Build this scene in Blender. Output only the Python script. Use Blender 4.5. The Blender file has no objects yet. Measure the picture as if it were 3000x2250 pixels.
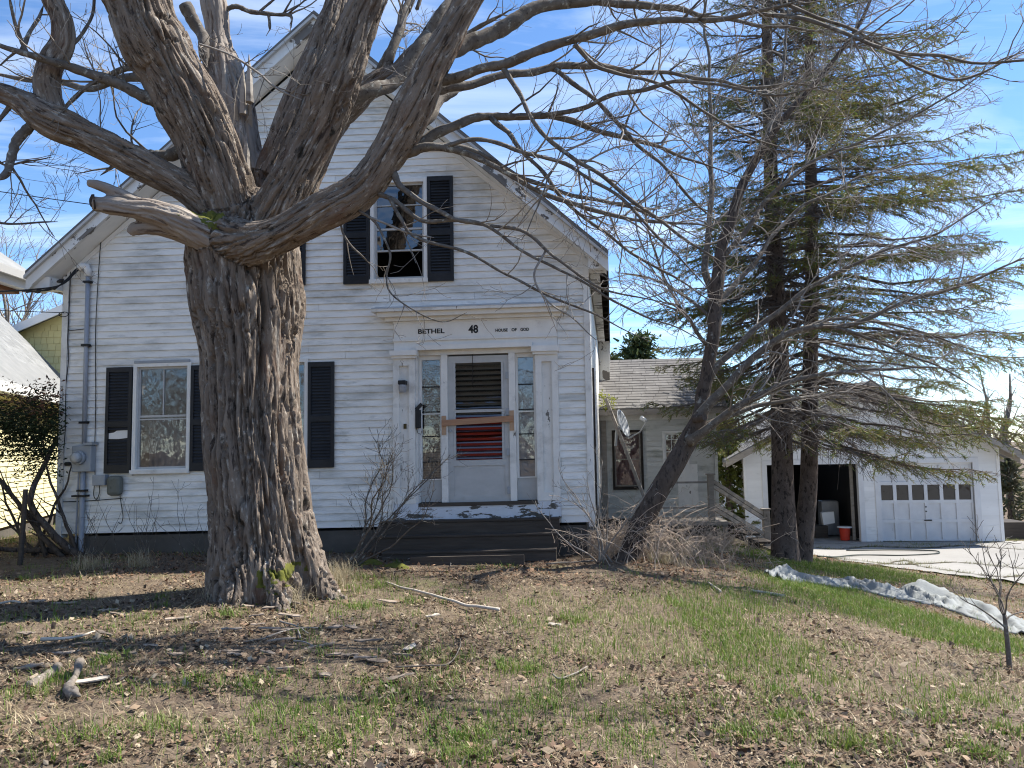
import bpy, math, random
import numpy as np
from mathutils import Vector, Matrix
D2R = math.radians
SC = bpy.context.scene
COL = SC.collection
RS = np.random.RandomState

# ------------------------------------------------------------------ camera
FPX, CX, CY = 2253.0, 1500.0, 1125.0            # focal length and centre in photograph pixels (3000 x 2250)
PITCH, ROLL = math.atan(FPX / 27130.0), -0.0172
CAM_LOC = Vector((0.0, 0.0, 1.6))
CAM_ROT = Matrix.Rotation(math.pi / 2 + PITCH, 3, 'X') @ Matrix.Rotation(ROLL, 3, 'Z')
cam_data = bpy.data.cameras.new('camera')
cam_data.sensor_width = 36.0
cam_data.lens = 36.0 * FPX / 3000.0
cam_data.clip_end = 3000.0
cam = bpy.data.objects.new('camera', cam_data)
COL.objects.link(cam)
cam.matrix_world = Matrix.Translation(CAM_LOC) @ CAM_ROT.to_4x4()
SC.camera = cam

# ------------------------------------------------------------------ sky, sun, exposure
SUN_EL, SUN_AZ = D2R(53.0), math.atan2(0.93, 0.31)      # azimuth from +Y towards +X
world = bpy.data.worlds.new('World')
SC.world = world
world.use_nodes = True
wn, wl = world.node_tree.nodes, world.node_tree.links
wn.clear()
w_out = wn.new('ShaderNodeOutputWorld')
w_bg = wn.new('ShaderNodeBackground')
w_bg.inputs['Strength'].default_value = 0.125
w_sky = wn.new('ShaderNodeTexSky')
w_sky.sky_type = 'NISHITA'
w_sky.sun_disc = False
w_sky.sun_elevation = SUN_EL
w_sky.sun_rotation = SUN_AZ
w_sky.altitude = 1500
w_sky.air_density = 0.95
w_sky.dust_density = 0.05
w_sky.ozone_density = 3.2
# thin cirrus, the same all over the sky: noise on the view direction projected to a high flat layer
w_tc = wn.new('ShaderNodeTexCoord')
w_sep = wn.new('ShaderNodeSeparateXYZ')
wl.new(w_tc.outputs['Generated'], w_sep.inputs[0])
w_z = wn.new('ShaderNodeMath'); w_z.operation = 'MAXIMUM'; w_z.inputs[1].default_value = 0.06
wl.new(w_sep.outputs['Z'], w_z.inputs[0])
w_dx = wn.new('ShaderNodeMath'); w_dx.operation = 'DIVIDE'
w_dy = wn.new('ShaderNodeMath'); w_dy.operation = 'DIVIDE'
wl.new(w_sep.outputs['X'], w_dx.inputs[0]); wl.new(w_z.outputs[0], w_dx.inputs[1])
wl.new(w_sep.outputs['Y'], w_dy.inputs[0]); wl.new(w_z.outputs[0], w_dy.inputs[1])
w_cmb = wn.new('ShaderNodeCombineXYZ')
wl.new(w_dx.outputs[0], w_cmb.inputs['X']); wl.new(w_dy.outputs[0], w_cmb.inputs['Y'])
w_map = wn.new('ShaderNodeMapping')
w_map.inputs['Scale'].default_value = (0.55, 1.5, 1.0)
w_map.inputs['Rotation'].default_value = (0, 0, D2R(8))
wl.new(w_cmb.outputs[0], w_map.inputs[0])
w_noise = wn.new('ShaderNodeTexNoise')
w_noise.inputs['Scale'].default_value = 1.3
w_noise.inputs['Detail'].default_value = 7.0
w_noise.inputs['Roughness'].default_value = 0.58
w_noise.inputs['Distortion'].default_value = 0.6
wl.new(w_map.outputs[0], w_noise.inputs['Vector'])
w_ramp = wn.new('ShaderNodeValToRGB')
w_ramp.color_ramp.elements[0].position = 0.46; w_ramp.color_ramp.elements[0].color = (0, 0, 0, 1)
w_ramp.color_ramp.elements[1].position = 0.95; w_ramp.color_ramp.elements[1].color = (0.85, 0.85, 0.85, 1)
wl.new(w_noise.outputs['Fac'], w_ramp.inputs[0])
w_mix = wn.new('ShaderNodeMix'); w_mix.data_type = 'RGBA'
w_mix.inputs['B'].default_value = (5.2, 5.6, 6.2, 1)
wl.new(w_ramp.outputs['Color'], w_mix.inputs['Factor'])
w_hs = wn.new('ShaderNodeHueSaturation'); w_hs.inputs['Saturation'].default_value = 1.1; w_hs.inputs['Value'].default_value = 0.92
wl.new(w_sky.outputs[0], w_hs.inputs['Color'])
wl.new(w_hs.outputs[0], w_mix.inputs['A'])
wl.new(w_mix.outputs['Result'], w_bg.inputs['Color'])
wl.new(w_bg.outputs[0], w_out.inputs[0])

sun_data = bpy.data.lights.new('sun', 'SUN')
sun_data.energy = 4.6
sun_data.angle = D2R(0.53)
sun_data.color = (1.0, 0.95, 0.87)
sun = bpy.data.objects.new('sun', sun_data)
COL.objects.link(sun)
SUN_DIR = Vector((math.sin(SUN_AZ) * math.cos(SUN_EL), math.cos(SUN_AZ) * math.cos(SUN_EL), math.sin(SUN_EL)))
sun.rotation_euler = (-SUN_DIR).to_track_quat('-Z', 'Y').to_euler()
sun.location = SUN_DIR * 60

SC.view_settings.view_transform = 'Standard'
SC.view_settings.look = 'None'
SC.view_settings.exposure = 1.2
SC.view_settings.gamma = 1.0
SC.view_settings.use_curve_mapping = False
SC.cycles.use_denoising = True
SC.cycles.filter_width = 1.1
SC.cycles.max_bounces = 6
SC.cycles.diffuse_bounces = 3
SC.cycles.glossy_bounces = 3
SC.cycles.transparent_max_bounces = 12
SC.cycles.transmission_bounces = 4

# ------------------------------------------------------------------ pixel rays (to measure the place from the photograph)
RN = np.array(CAM_ROT)
CN = np.array(CAM_LOC)
def ray(x, y):
    return RN @ np.array([(x - CX) / FPX, -(y - CY) / FPX, -1.0])
def P(x, y, Y):                                  # the point at depth Y seen at photograph pixel x, y
    d = ray(x, y)
    return CN + d * (Y / d[1])
VS = 3000.0 / 2212.0
def PV(x, y, Y):
    return P(x * VS, y * VS, Y)

# ------------------------------------------------------------------ noise
def _hash(ix, iy, iz):
    h = (ix * 374761393 + iy * 668265263 + iz * 1440662683) & 0xffffffff
    h = ((h ^ (h >> 13)) * 1274126177) & 0xffffffff
    h = ((h ^ (h >> 16)) * 2246822519) & 0xffffffff
    return ((h ^ (h >> 15)) & 0xffffff) / float(0xffffff)
def vnoise(p):
    p = np.asarray(p, dtype=float)
    i = np.floor(p).astype(np.int64)
    f = p - i
    f = f * f * (3 - 2 * f)
    r = 0
    for dx in (0, 1):
        wx = f[:, 0] if dx else 1 - f[:, 0]
        for dy in (0, 1):
            wy = f[:, 1] if dy else 1 - f[:, 1]
            for dz in (0, 1):
                wz = f[:, 2] if dz else 1 - f[:, 2]
                r = r + wx * wy * wz * _hash(i[:, 0] + dx, i[:, 1] + dy, i[:, 2] + dz)
    return r
def fbm(p, o=4):
    p = np.asarray(p, dtype=float)
    a, s, t = 1.0, 0.0, 0.0
    for k in range(o):
        s = s + a * vnoise(p + 17.3 * k); t += a
        p = p * 2.03; a *= 0.5
    return s / t

# ------------------------------------------------------------------ materials
MATS = {}
def _nodes(name):
    m = bpy.data.materials.new(name); m.use_nodes = True
    nt = m.node_tree; nt.nodes.clear()
    out = nt.nodes.new('ShaderNodeOutputMaterial')
    MATS[name] = m
    return m, nt, nt.nodes, nt.links, out
def _coords(N, L, scale, attr=None):
    if attr:
        g = N.new('ShaderNodeAttribute'); g.attribute_name = attr; v = g.outputs['Vector']
    else:
        g = N.new('ShaderNodeNewGeometry'); v = g.outputs['Position']
    mp = N.new('ShaderNodeMapping'); mp.inputs['Scale'].default_value = scale
    L.new(v, mp.inputs[0])
    return mp.outputs[0]
def _noise(N, L, vec, detail=5, rough=0.6, dist=0.0, scale=1.0):
    t = N.new('ShaderNodeTexNoise')
    t.inputs['Scale'].default_value = scale
    t.inputs['Detail'].default_value = detail; t.inputs['Roughness'].default_value = rough
    t.inputs['Distortion'].default_value = dist
    L.new(vec, t.inputs['Vector'])
    return t.outputs['Fac']
def _ramp(N, L, fac, lo, hi):
    r = N.new('ShaderNodeMapRange'); r.inputs['From Min'].default_value = lo; r.inputs['From Max'].default_value = hi
    L.new(fac, r.inputs['Value'])
    return r.outputs['Result']
def _mix(N, L, fac, a, b):
    m = N.new('ShaderNodeMix'); m.data_type = 'RGBA'
    if isinstance(fac, (int, float)): m.inputs['Factor'].default_value = fac
    else: L.new(fac, m.inputs['Factor'])
    for s, v in (('A', a), ('B', b)):
        if isinstance(v, tuple): m.inputs[s].default_value = (*v, 1)
        else: L.new(v, m.inputs[s])
    return m.outputs['Result']
def pmat(name, c1, c2, scale=(6, 6, 6), rough=0.8, patches=(), bump=0.0, bscale=(40, 40, 40), rnd=0.0, attr=None, spec=0.3, metal=0.0, vcol=None, transl=0.0):
    """base colours c1/c2 mixed by noise; patches = (colour, scale, lo, hi[, detail]) laid over it; rnd = brightness change from object to object"""
    m, nt, N, L, out = _nodes(name)
    fac = _ramp(N, L, _noise(N, L, _coords(N, L, scale, attr)), 0.3, 0.7)
    col = _mix(N, L, fac, c1, c2)
    if vcol:
        a = N.new('ShaderNodeAttribute'); a.attribute_name = vcol
        mm = N.new('ShaderNodeMix'); mm.data_type = 'RGBA'; mm.blend_type = 'MULTIPLY'; mm.inputs['Factor'].default_value = 1
        L.new(col, mm.inputs['A']); L.new(a.outputs['Color'], mm.inputs['B']); col = mm.outputs['Result']
    for p in patches:
        f = _ramp(N, L, _noise(N, L, _coords(N, L, p[1], attr), p[4] if len(p) > 4 else 6, 0.65), p[2], p[3])
        col = _mix(N, L, f, col, p[0])
    if rnd:
        oi = N.new('ShaderNodeObjectInfo')
        r = N.new('ShaderNodeMapRange'); r.inputs['To Min'].default_value = 1 - rnd; r.inputs['To Max'].default_value = 1 + rnd
        L.new(oi.outputs['Random'], r.inputs['Value'])
        hs = N.new('ShaderNodeHueSaturation'); L.new(r.outputs['Result'], hs.inputs['Value']); L.new(col, hs.inputs['Color']); col = hs.outputs['Color']
    b = N.new('ShaderNodeBsdfPrincipled')
    L.new(col, b.inputs['Base Color'])
    b.inputs['Roughness'].default_value = rough
    b.inputs['Specular IOR Level'].default_value = spec
    b.inputs['Metallic'].default_value = metal
    if bump:
        bp = N.new('ShaderNodeBump'); bp.inputs['Strength'].default_value = 1.0; bp.inputs['Distance'].default_value = bump
        L.new(_noise(N, L, _coords(N, L, bscale, attr), 6, 0.6), bp.inputs['Height']); L.new(bp.outputs[0], b.inputs['Normal'])
    sh = b.outputs[0]
    if transl:
        t = N.new('ShaderNodeBsdfTranslucent'); L.new(col, t.inputs['Color'])
        mx = N.new('ShaderNodeMixShader'); mx.inputs[0].default_value = transl
        L.new(sh, mx.inputs[1]); L.new(t.outputs[0], mx.inputs[2]); sh = mx.outputs[0]
    L.new(sh, out.inputs[0])
    return m
def glass(name, tint, refl):
    m, nt, N, L, out = _nodes(name)
    t = N.new('ShaderNodeBsdfTransparent'); t.inputs[0].default_value = (*tint, 1)
    g = N.new('ShaderNodeBsdfGlossy'); g.inputs['Roughness'].default_value = 0.03; g.inputs['Color'].default_value = (0.95, 0.97, 1, 1)
    bp = N.new('ShaderNodeBump'); bp.inputs['Distance'].default_value = 0.012
    L.new(_noise(N, L, _coords(N, L, (3, 3, 3)), 2), bp.inputs['Height']); bp.inputs['Strength'].default_value = 0.35; L.new(bp.outputs[0], g.inputs['Normal'])
    fr = N.new('ShaderNodeLayerWeight'); fr.inputs['Blend'].default_value = 0.3
    mr = N.new('ShaderNodeMapRange'); mr.inputs['To Min'].default_value = refl; mr.inputs['To Max'].default_value = 1
    L.new(fr.outputs['Fresnel'], mr.inputs['Value'])
    mx = N.new('ShaderNodeMixShader')
    L.new(mr.outputs['Result'], mx.inputs[0]); L.new(t.outputs[0], mx.inputs[1]); L.new(g.outputs[0], mx.inputs[2])
    L.new(mx.outputs[0], out.inputs[0])
    return m

W1, W2 = (0.84, 0.82, 0.775), (0.76, 0.745, 0.70)
GRIME = (0.34, 0.34, 0.31)
BARE = (0.15, 0.135, 0.12)
pmat('siding', W1, W2, (2, 2, 3), 0.55, ((GRIME, (1.0, 1.0, 4.0), 0.47, 0.76, 9), ((0.36, 0.36, 0.32), (2.6, 2.6, 11), 0.56, 0.80, 9)), 0.0008, (6, 6, 200), 0.045, spec=0.4)
pmat('trim', (0.80, 0.78, 0.735), (0.70, 0.685, 0.645), (5, 5, 3), 0.5, (((0.40, 0.38, 0.35), (3, 3, 4), 0.63, 0.85, 9),), 0.0008, (60, 60, 20), 0.02, spec=0.4)
pmat('trim_worn', (0.79, 0.77, 0.725), (0.67, 0.655, 0.615), (5, 5, 3), 0.55, (((0.40, 0.38, 0.34), (3, 3, 4), 0.52, 0.8, 9), (BARE, (15, 15, 4.0), 0.645, 0.655, 10)), 0.0015, (40, 40, 12), 0.02)
pmat('fascia_worn', (0.74, 0.73, 0.70), (0.62, 0.61, 0.58), (4, 4, 4), 0.6, ((BARE, (2.6, 5, 2.6), 0.545, 0.56, 10), ((0.09, 0.075, 0.06), (5, 5, 5), 0.66, 0.68, 9)), 0.002, (25, 25, 25))
pmat('peeling_sill', (0.66, 0.69, 0.74), (0.55, 0.58, 0.62), (6, 6, 6), 0.6, (((0.085, 0.08, 0.07), (4, 4, 15), 0.535, 0.545, 10),), 0.003, (12, 12, 30))
pmat('shutter', (0.012, 0.013, 0.015), (0.022, 0.023, 0.026), (5, 5, 5), 0.5, (((0.06, 0.065, 0.07), (4, 4, 6), 0.62, 0.85),), 0.0, (1, 1, 1), 0.25)
pmat('foundation', (0.125, 0.112, 0.098), (0.08, 0.072, 0.063), (2, 2, 3), 0.95, (((0.07, 0.07, 0.06), (3, 3, 3), 0.55, 0.75),), 0.006, (18, 18, 18))
pmat('roof_shingle', (0.10, 0.10, 0.10), (0.15, 0.145, 0.14), (3, 3, 3), 0.95, (), 0.002, (120, 120, 120), 0.12)
pmat('ell_shingle', (0.125, 0.118, 0.113), (0.17, 0.163, 0.155), (3, 3, 3), 0.95, (((0.30, 0.29, 0.27), (5, 5, 5), 0.58, 0.8),), 0.002, (120, 120, 120), 0.14)
pmat('neighbour_shingle', (0.19, 0.195, 0.195), (0.25, 0.253, 0.25), (3, 3, 3), 0.92, (), 0.002, (120, 120, 120), 0.14)
pmat('old_wood', (0.24, 0.21, 0.18), (0.34, 0.31, 0.27), (3, 3, 18), 0.9, (((0.10, 0.085, 0.07), (4, 4, 4), 0.58, 0.7),), 0.003, (8, 8, 60), 0.08)
pmat('dark_wood', (0.046, 0.037, 0.030), (0.078, 0.064, 0.052), (2, 2, 25), 0.85, (((0.09, 0.08, 0.065), (2, 2, 9), 0.6, 0.8),), 0.003, (6, 6, 70), 0.15)
pmat('rotten', (0.022, 0.018, 0.015), (0.05, 0.042, 0.035), (4, 4, 4), 0.95, (), 0.004, (12, 12, 12))
pmat('new_wood', (0.42, 0.24, 0.14), (0.32, 0.17, 0.10), (4, 4, 40), 0.7, (((0.10, 0.05, 0.03), (16, 16, 16), 0.70, 0.74),), 0.001, (10, 10, 80))
pmat('plywood', (0.46, 0.30, 0.19), (0.38, 0.24, 0.15), (30, 30, 8), 0.75, (), 0.001, (60, 60, 20))
pmat('red_door', (0.42, 0.035, 0.015), (0.34, 0.028, 0.014), (4, 4, 4), 0.55)
pmat('dark_door', (0.16, 0.16, 0.15), (0.12, 0.12, 0.115), (4, 4, 4), 0.6)
pmat('aluminium', (0.47, 0.47, 0.46), (0.40, 0.40, 0.39), (4, 4, 8), 0.45, (((0.30, 0.29, 0.27), (4, 4, 5), 0.60, 0.9, 8),), 0.0, spec=0.5)
pmat('grey_box', (0.33, 0.35, 0.37), (0.27, 0.29, 0.31), (6, 6, 6), 0.5, (((0.15, 0.15, 0.15), (9, 9, 9), 0.62, 0.8),), 0.0, spec=0.5)
pmat('olive_box', (0.16, 0.165, 0.14), (0.12, 0.125, 0.105), (7, 7, 7), 0.6, (((0.07, 0.07, 0.06), (9, 9, 9), 0.6, 0.75),))
pmat('conduit', (0.36, 0.38, 0.42), (0.30, 0.32, 0.36), (3, 3, 3), 0.5)
pmat('black', (0.012, 0.012, 0.013), (0.02, 0.02, 0.021), (6, 6, 6), 0.5)
pmat('letters', (0.01, 0.01, 0.01), (0.014, 0.014, 0.014), (6, 6, 6), 0.45)
pmat('brass', (0.10, 0.075, 0.03), (0.06, 0.045, 0.02), (30, 30, 30), 0.5, metal=0.6)
pmat('blind', (0.33, 0.29, 0.24), (0.27, 0.235, 0.195), (4, 4, 12), 0.8)
pmat('plastic_sheet', (0.34, 0.345, 0.36), (0.24, 0.245, 0.26), (5, 5, 3), 0.35, (), 0.012, (5, 5, 3), spec=0.5)
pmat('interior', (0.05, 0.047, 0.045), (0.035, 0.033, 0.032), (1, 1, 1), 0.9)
pmat('curtain', (0.30, 0.29, 0.28), (0.22, 0.215, 0.21), (14, 14, 1), 0.9)
pmat('lace_curtain', (0.16, 0.05, 0.06), (0.30, 0.20, 0.21), (9, 9, 9), 0.9)
pmat('ell_siding', (0.62, 0.62, 0.58), (0.50, 0.50, 0.46), (2, 2, 9), 0.65, (((0.22, 0.23, 0.18), (2, 2, 5), 0.5, 0.75, 9),), 0.0, rnd=0.05)
pmat('garage_siding', (0.80, 0.79, 0.77), (0.72, 0.71, 0.69), (1, 1, 5), 0.55, (((0.45, 0.45, 0.42), (1.5, 1.5, 5), 0.58, 0.85, 9),), 0.0, rnd=0.03)
pmat('garage_panel', (0.68, 0.68, 0.68), (0.58, 0.58, 0.585), (3, 3, 3), 0.6, (((0.25, 0.24, 0.23), (9, 9, 3.5), 0.66, 0.75, 10),), 0.001, (30, 30, 30), 0.02)
pmat('concrete', (0.30, 0.29, 0.27), (0.24, 0.23, 0.215), (3, 3, 3), 0.9, (((0.14, 0.13, 0.12), (4, 4, 4), 0.58, 0.75),), 0.003, (40, 40, 40))
pmat('yellow_wall', (0.66, 0.58, 0.27), (0.60, 0.52, 0.24), (2, 2, 6), 0.7, (), 0.0, rnd=0.05)
pmat('yellow_pale', (0.74, 0.69, 0.42), (0.68, 0.63, 0.38), (2, 2, 6), 0.7, (), 0.0, rnd=0.03)
pmat('gutter', (0.78, 0.78, 0.76), (0.70, 0.70, 0.69), (2, 2, 2), 0.4)
pmat('brown_soffit', (0.22, 0.10, 0.05), (0.17, 0.08, 0.04), (4, 4, 4), 0.8)
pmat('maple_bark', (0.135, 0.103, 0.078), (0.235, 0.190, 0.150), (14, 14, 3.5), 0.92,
     (((0.40, 0.365, 0.315), (26, 26, 7), 0.56, 0.66, 9), ((0.05, 0.037, 0.029), (34, 34, 4.0), 0.55, 0.62, 9), ((0.125, 0.070, 0.045), (5, 5, 1.8), 0.56, 0.72, 6), ((0.040, 0.034, 0.026), (9, 9, 4), 0.60, 0.66, 9), ((0.30, 0.265, 0.225), (6, 6, 1.2), 0.60, 0.68, 9), ((0.42, 0.42, 0.38), (34, 34, 26), 0.68, 0.72, 6)),  # broad pale streaks: bare-wood colour that also paints in sun dapples on the trunk
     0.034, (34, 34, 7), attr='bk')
pmat('dead_wood', (0.30, 0.26, 0.22), (0.21, 0.17, 0.14), (16, 16, 2), 0.85, (((0.09, 0.065, 0.05), (22, 22, 2.2), 0.55, 0.63, 8), ((0.40, 0.37, 0.33), (8, 8, 2), 0.58, 0.7, 6)), 0.009, (34, 34, 3.5), attr='bk')
pmat('limb_bark', (0.085, 0.070, 0.057), (0.16, 0.14, 0.118), (12, 12, 12), 0.92, (((0.30, 0.30, 0.265), (16, 16, 16), 0.56, 0.66, 8), ((0.055, 0.044, 0.036), (20, 20, 20), 0.58, 0.66), ((0.20, 0.19, 0.07), (9, 9, 9), 0.68, 0.76)), 0.006, (45, 45, 45))
pmat('twig_bark', (0.17, 0.146, 0.125), (0.29, 0.262, 0.23), (14, 14, 14), 0.85, (((0.40, 0.39, 0.35), (20, 20, 20), 0.6, 0.72),))
pmat('moss', (0.13, 0.13, 0.02), (0.075, 0.08, 0.018), (20, 20, 20), 0.95, (), 0.006, (90, 90, 90))
pmat('spruce_bark', (0.085, 0.064, 0.053), (0.15, 0.118, 0.10), (9, 9, 5), 0.95, (((0.035, 0.027, 0.023), (18, 18, 9), 0.52, 0.62), ((0.25, 0.22, 0.20), (14, 14, 10), 0.64, 0.74)), 0.012, (30, 30, 18))
pmat('spruce_twig', (0.105, 0.082, 0.068), (0.17, 0.145, 0.125), (10, 10, 10), 0.9)
pmat('needles', (0.9, 0.9, 0.9), (1, 1, 1), (3, 3, 3), 0.6, vcol='col', transl=0.3)
pmat('lean_bark', (0.060, 0.045, 0.036), (0.108, 0.086, 0.071), (16, 16, 6), 0.93, (((0.03, 0.024, 0.02), (24, 24, 8), 0.52, 0.62), ((0.28, 0.275, 0.25), (8, 8, 8), 0.62, 0.72)), 0.012, (40, 40, 14))
pmat('cane', (0.48, 0.39, 0.30), (0.34, 0.26, 0.20), (8, 8, 8), 0.8)
pmat('leafmat', (0.85, 0.85, 0.85), (1, 1, 1), (30, 30, 30), 0.8, vcol='col', transl=0.12)
pmat('grassmat', (0.85, 0.85, 0.85), (1, 1, 1), (9, 9, 9), 0.55, vcol='col', transl=0.35)
pmat('soil', (0.105, 0.076, 0.052), (0.185, 0.140, 0.098), (5, 5, 5), 0.97,
     (((0.05, 0.035, 0.025), (11, 11, 11), 0.52, 0.66, 8), ((0.32, 0.25, 0.17), (42, 42, 42), 0.58, 0.68, 5), ((0.13, 0.15, 0.045), (0.8, 0.8, 0.8), 0.60, 0.75, 8)), 0.03, (32, 32, 32))
pmat('asphalt', (0.255, 0.243, 0.225), (0.305, 0.293, 0.272), (1.1, 1.1, 1.1), 0.95, (((0.21, 0.205, 0.195), (0.5, 0.5, 0.5), 0.55, 0.75, 8), ((0.46, 0.44, 0.40), (60, 60, 60), 0.6, 0.75)), 0.003, (150, 150, 150))
pmat('crack', (0.07, 0.06, 0.045), (0.12, 0.10, 0.07), (12, 12, 12), 0.95)
pmat('tarp', (0.26, 0.275, 0.27), (0.19, 0.20, 0.20), (3, 3, 3), 0.85, (((0.30, 0.31, 0.30), (7, 7, 7), 0.62, 0.75, 8), ((0.06, 0.055, 0.045), (2.6, 2.6, 2.6), 0.70, 0.73, 8)), 0.004, (45, 45, 45))
pmat('hose', (0.02, 0.03, 0.025), (0.03, 0.04, 0.032), (3, 3, 3), 0.5)
pmat('red_plastic', (0.55, 0.045, 0.02), (0.48, 0.04, 0.02), (3, 3, 3), 0.45)
pmat('white_plastic', (0.75, 0.75, 0.74), (0.68, 0.68, 0.67), (3, 3, 3), 0.5)
pmat('bark_chip', (0.20, 0.155, 0.12), (0.30, 0.245, 0.195), (14, 14, 14), 0.95, (((0.09, 0.065, 0.05), (20, 20, 20), 0.55, 0.65),), 0.004, (60, 60, 60), 0.3)
pmat('pale_wood', (0.50, 0.44, 0.365), (0.36, 0.31, 0.25), (14, 14, 14), 0.85, (((0.26, 0.21, 0.17), (18, 18, 18), 0.58, 0.66),), 0.002, (50, 50, 50), 0.12)
pmat('grey_log', (0.24, 0.205, 0.17), (0.15, 0.125, 0.10), (18, 18, 18), 0.9, (((0.09, 0.07, 0.055), (22, 22, 22), 0.55, 0.63), ((0.42, 0.38, 0.33), (12, 12, 12), 0.6, 0.7)), 0.008, (50, 50, 50))
pmat('far_wood', (0.20, 0.165, 0.135), (0.26, 0.22, 0.185), (4, 4, 4), 0.95)
glass('window_glass', (0.80, 0.82, 0.84), 0.10)
glass('louvre_glass', (0.42, 0.43, 0.42), 0.07)
glass('garage_glass', (0.22, 0.22, 0.22), 0.03)

# ------------------------------------------------------------------ objects
WLOC = {}
def tag(o, label=None, cat=None, group=None, kind=None):
    if label: o['label'] = label
    if cat: o['category'] = cat
    if group: o['group'] = group
    if kind: o['kind'] = kind
    return o
def thing(name, label, cat, loc, group=None):
    o = bpy.data.objects.new(name, None); COL.objects.link(o)
    o.empty_display_size = 0.2
    o.location = loc; WLOC[o.name] = Vector(loc)
    return tag(o, label, cat, group)
def place(o, c, parent):
    c = Vector(c)
    WLOC[o.name] = c
    if parent is None: o.location = c
    else:
        o.parent = parent; o.location = c - WLOC[parent.name]
class MB:
    """collects geometry in world coordinates and links it as one mesh object"""
    def __init__(self):
        self.v, self.q, self.t, self.n, self.c, self.s = [], [], [], 0, [], []
    def add(self, v, q=None, t=None, col=None):
        v = np.asarray(v, dtype=float).reshape(-1, 3)
        if q is not None and len(q): self.q.append(np.asarray(q, dtype=np.int64).reshape(-1, 4) + self.n)
        if t is not None and len(t): self.t.append(np.asarray(t, dtype=np.int64).reshape(-1, 3) + self.n)
        self.v.append(v); self.n += len(v)
        if col is not None: self.c.append(np.asarray(col, dtype=float).reshape(-1, 3))
        return self
    def box8(self, p):          # p: bottom 4 (ccw) then top 4
        return self.add(p, [(3, 2, 1, 0), (4, 5, 6, 7), (0, 1, 5, 4), (1, 2, 6, 5), (2, 3, 7, 6), (3, 0, 4, 7)])
    def box(self, x0, x1, y0, y1, z0, z1, f=None):
        p = [(x0, y0, z0), (x1, y0, z0), (x1, y1, z0), (x0, y1, z0), (x0, y0, z1), (x1, y0, z1), (x1, y1, z1), (x0, y1, z1)]
        return self.box8([f(*a) for a in p] if f else p)
    def beam(self, a, b, w, h, up=(0, 0, 1)):
        a, b = Vector(a), Vector(b)
        d = (b - a).normalized(); s = d.cross(Vector(up))
        if s.length < 1e-3: s = Vector((1, 0, 0))
        s.normalize(); u = s.cross(d).normalized()
        s, u = s * w / 2, u * h / 2
        return self.box8([a - s - u, a + s - u, b + s - u, b - s - u, a - s + u, a + s + u, b + s + u, b - s + u])
    def tube(self, pts, rad, n=6, cap=True):
        pts = np.asarray(pts, dtype=float); k = len(pts)
        rad = np.full(k, rad) if np.isscalar(rad) else np.asarray(rad, dtype=float)
        if n == 3:                              # thin twigs: gathered and built together as three-sided prisms
            self.s.append(np.concatenate([pts[:-1], pts[1:], rad[:-1, None], rad[1:, None]], 1)); self.n += 0
            return self
        tg = np.gradient(pts, axis=0); tg /= np.linalg.norm(tg, axis=1)[:, None] + 1e-9
        ref = np.array([0, 0, 1.0]) if abs(tg[0, 2]) < 0.9 else np.array([1.0, 0, 0])
        A = np.empty((k, 3)); a = np.cross(tg[0], ref); a /= np.linalg.norm(a)
        for i in range(k):
            a = a - tg[i] * (a @ tg[i]); a /= np.linalg.norm(a) + 1e-9; A[i] = a
        B = np.cross(tg, A)
        th = np.arange(n) * 2 * math.pi / n
        v = pts[:, None, :] + rad[:, None, None] * (np.cos(th)[None, :, None] * A[:, None, :] + np.sin(th)[None, :, None] * B[:, None, :])
        i = np.arange(k - 1)[:, None] * n; j = np.arange(n)[None, :]; j2 = (j + 1) % n
        q = np.stack([i + j, i + j2, i + n + j2, i + n + j], -1).reshape(-1, 4)
        base = self.n
        self.add(v.reshape(-1, 3), q)
        if cap and n > 3:
            m = self.n
            self.add([pts[0], pts[-1]], None, None)
            t = [(m - base, (x + 1) % n, x) for x in range(n)] + [(m - base + 1, (k - 1) * n + x, (k - 1) * n + (x + 1) % n) for x in range(n)]
            self.t.append(np.asarray(t) + base)
        return self
    def flush(self):
        if not self.s: return
        S = np.concatenate(self.s); self.s = []
        A, B, ra, rb = S[:, :3], S[:, 3:6], S[:, 6], S[:, 7]
        d = B - A; d /= np.linalg.norm(d, axis=1)[:, None] + 1e-9
        ref = np.where(np.abs(d[:, 2:3]) < 0.9, np.array([[0, 0, 1.0]]), np.array([[1.0, 0, 0]]))
        a = np.cross(d, ref); a /= np.linalg.norm(a, axis=1)[:, None] + 1e-9
        b = np.cross(d, a)
        o = [a * math.cos(t) + b * math.sin(t) for t in (0, 2.0944, 4.18879)]
        v = np.stack([A + k * ra[:, None] for k in o] + [B + k * rb[:, None] for k in o], 1)
        i = np.arange(len(A))[:, None] * 6
        q = np.concatenate([i + np.array([[0, 1, 4, 3]]), i + np.array([[1, 2, 5, 4]]), i + np.array([[2, 0, 3, 5]])])
        self.add(v.reshape(-1, 3), q)
    def mesh(self, name, centre=True):
        self.flush()
        V = np.concatenate(self.v); c = (V.min(0) + V.max(0)) / 2 if centre else np.zeros(3)
        V = V - c
        q = np.concatenate(self.q) if self.q else np.zeros((0, 4), int)
        t = np.concatenate(self.t) if self.t else np.zeros((0, 3), int)
        me = bpy.data.meshes.new(name)
        me.vertices.add(len(V)); me.vertices.foreach_set('co', V.ravel())
        nl = len(q) * 4 + len(t) * 3
        me.loops.add(nl); me.loops.foreach_set('vertex_index', np.concatenate([q.ravel(), t.ravel()]))
        me.polygons.add(len(q) + len(t))
        ls = np.concatenate([np.arange(len(q)) * 4, len(q) * 4 + np.arange(len(t)) * 3])
        me.polygons.foreach_set('loop_start', ls)
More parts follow.
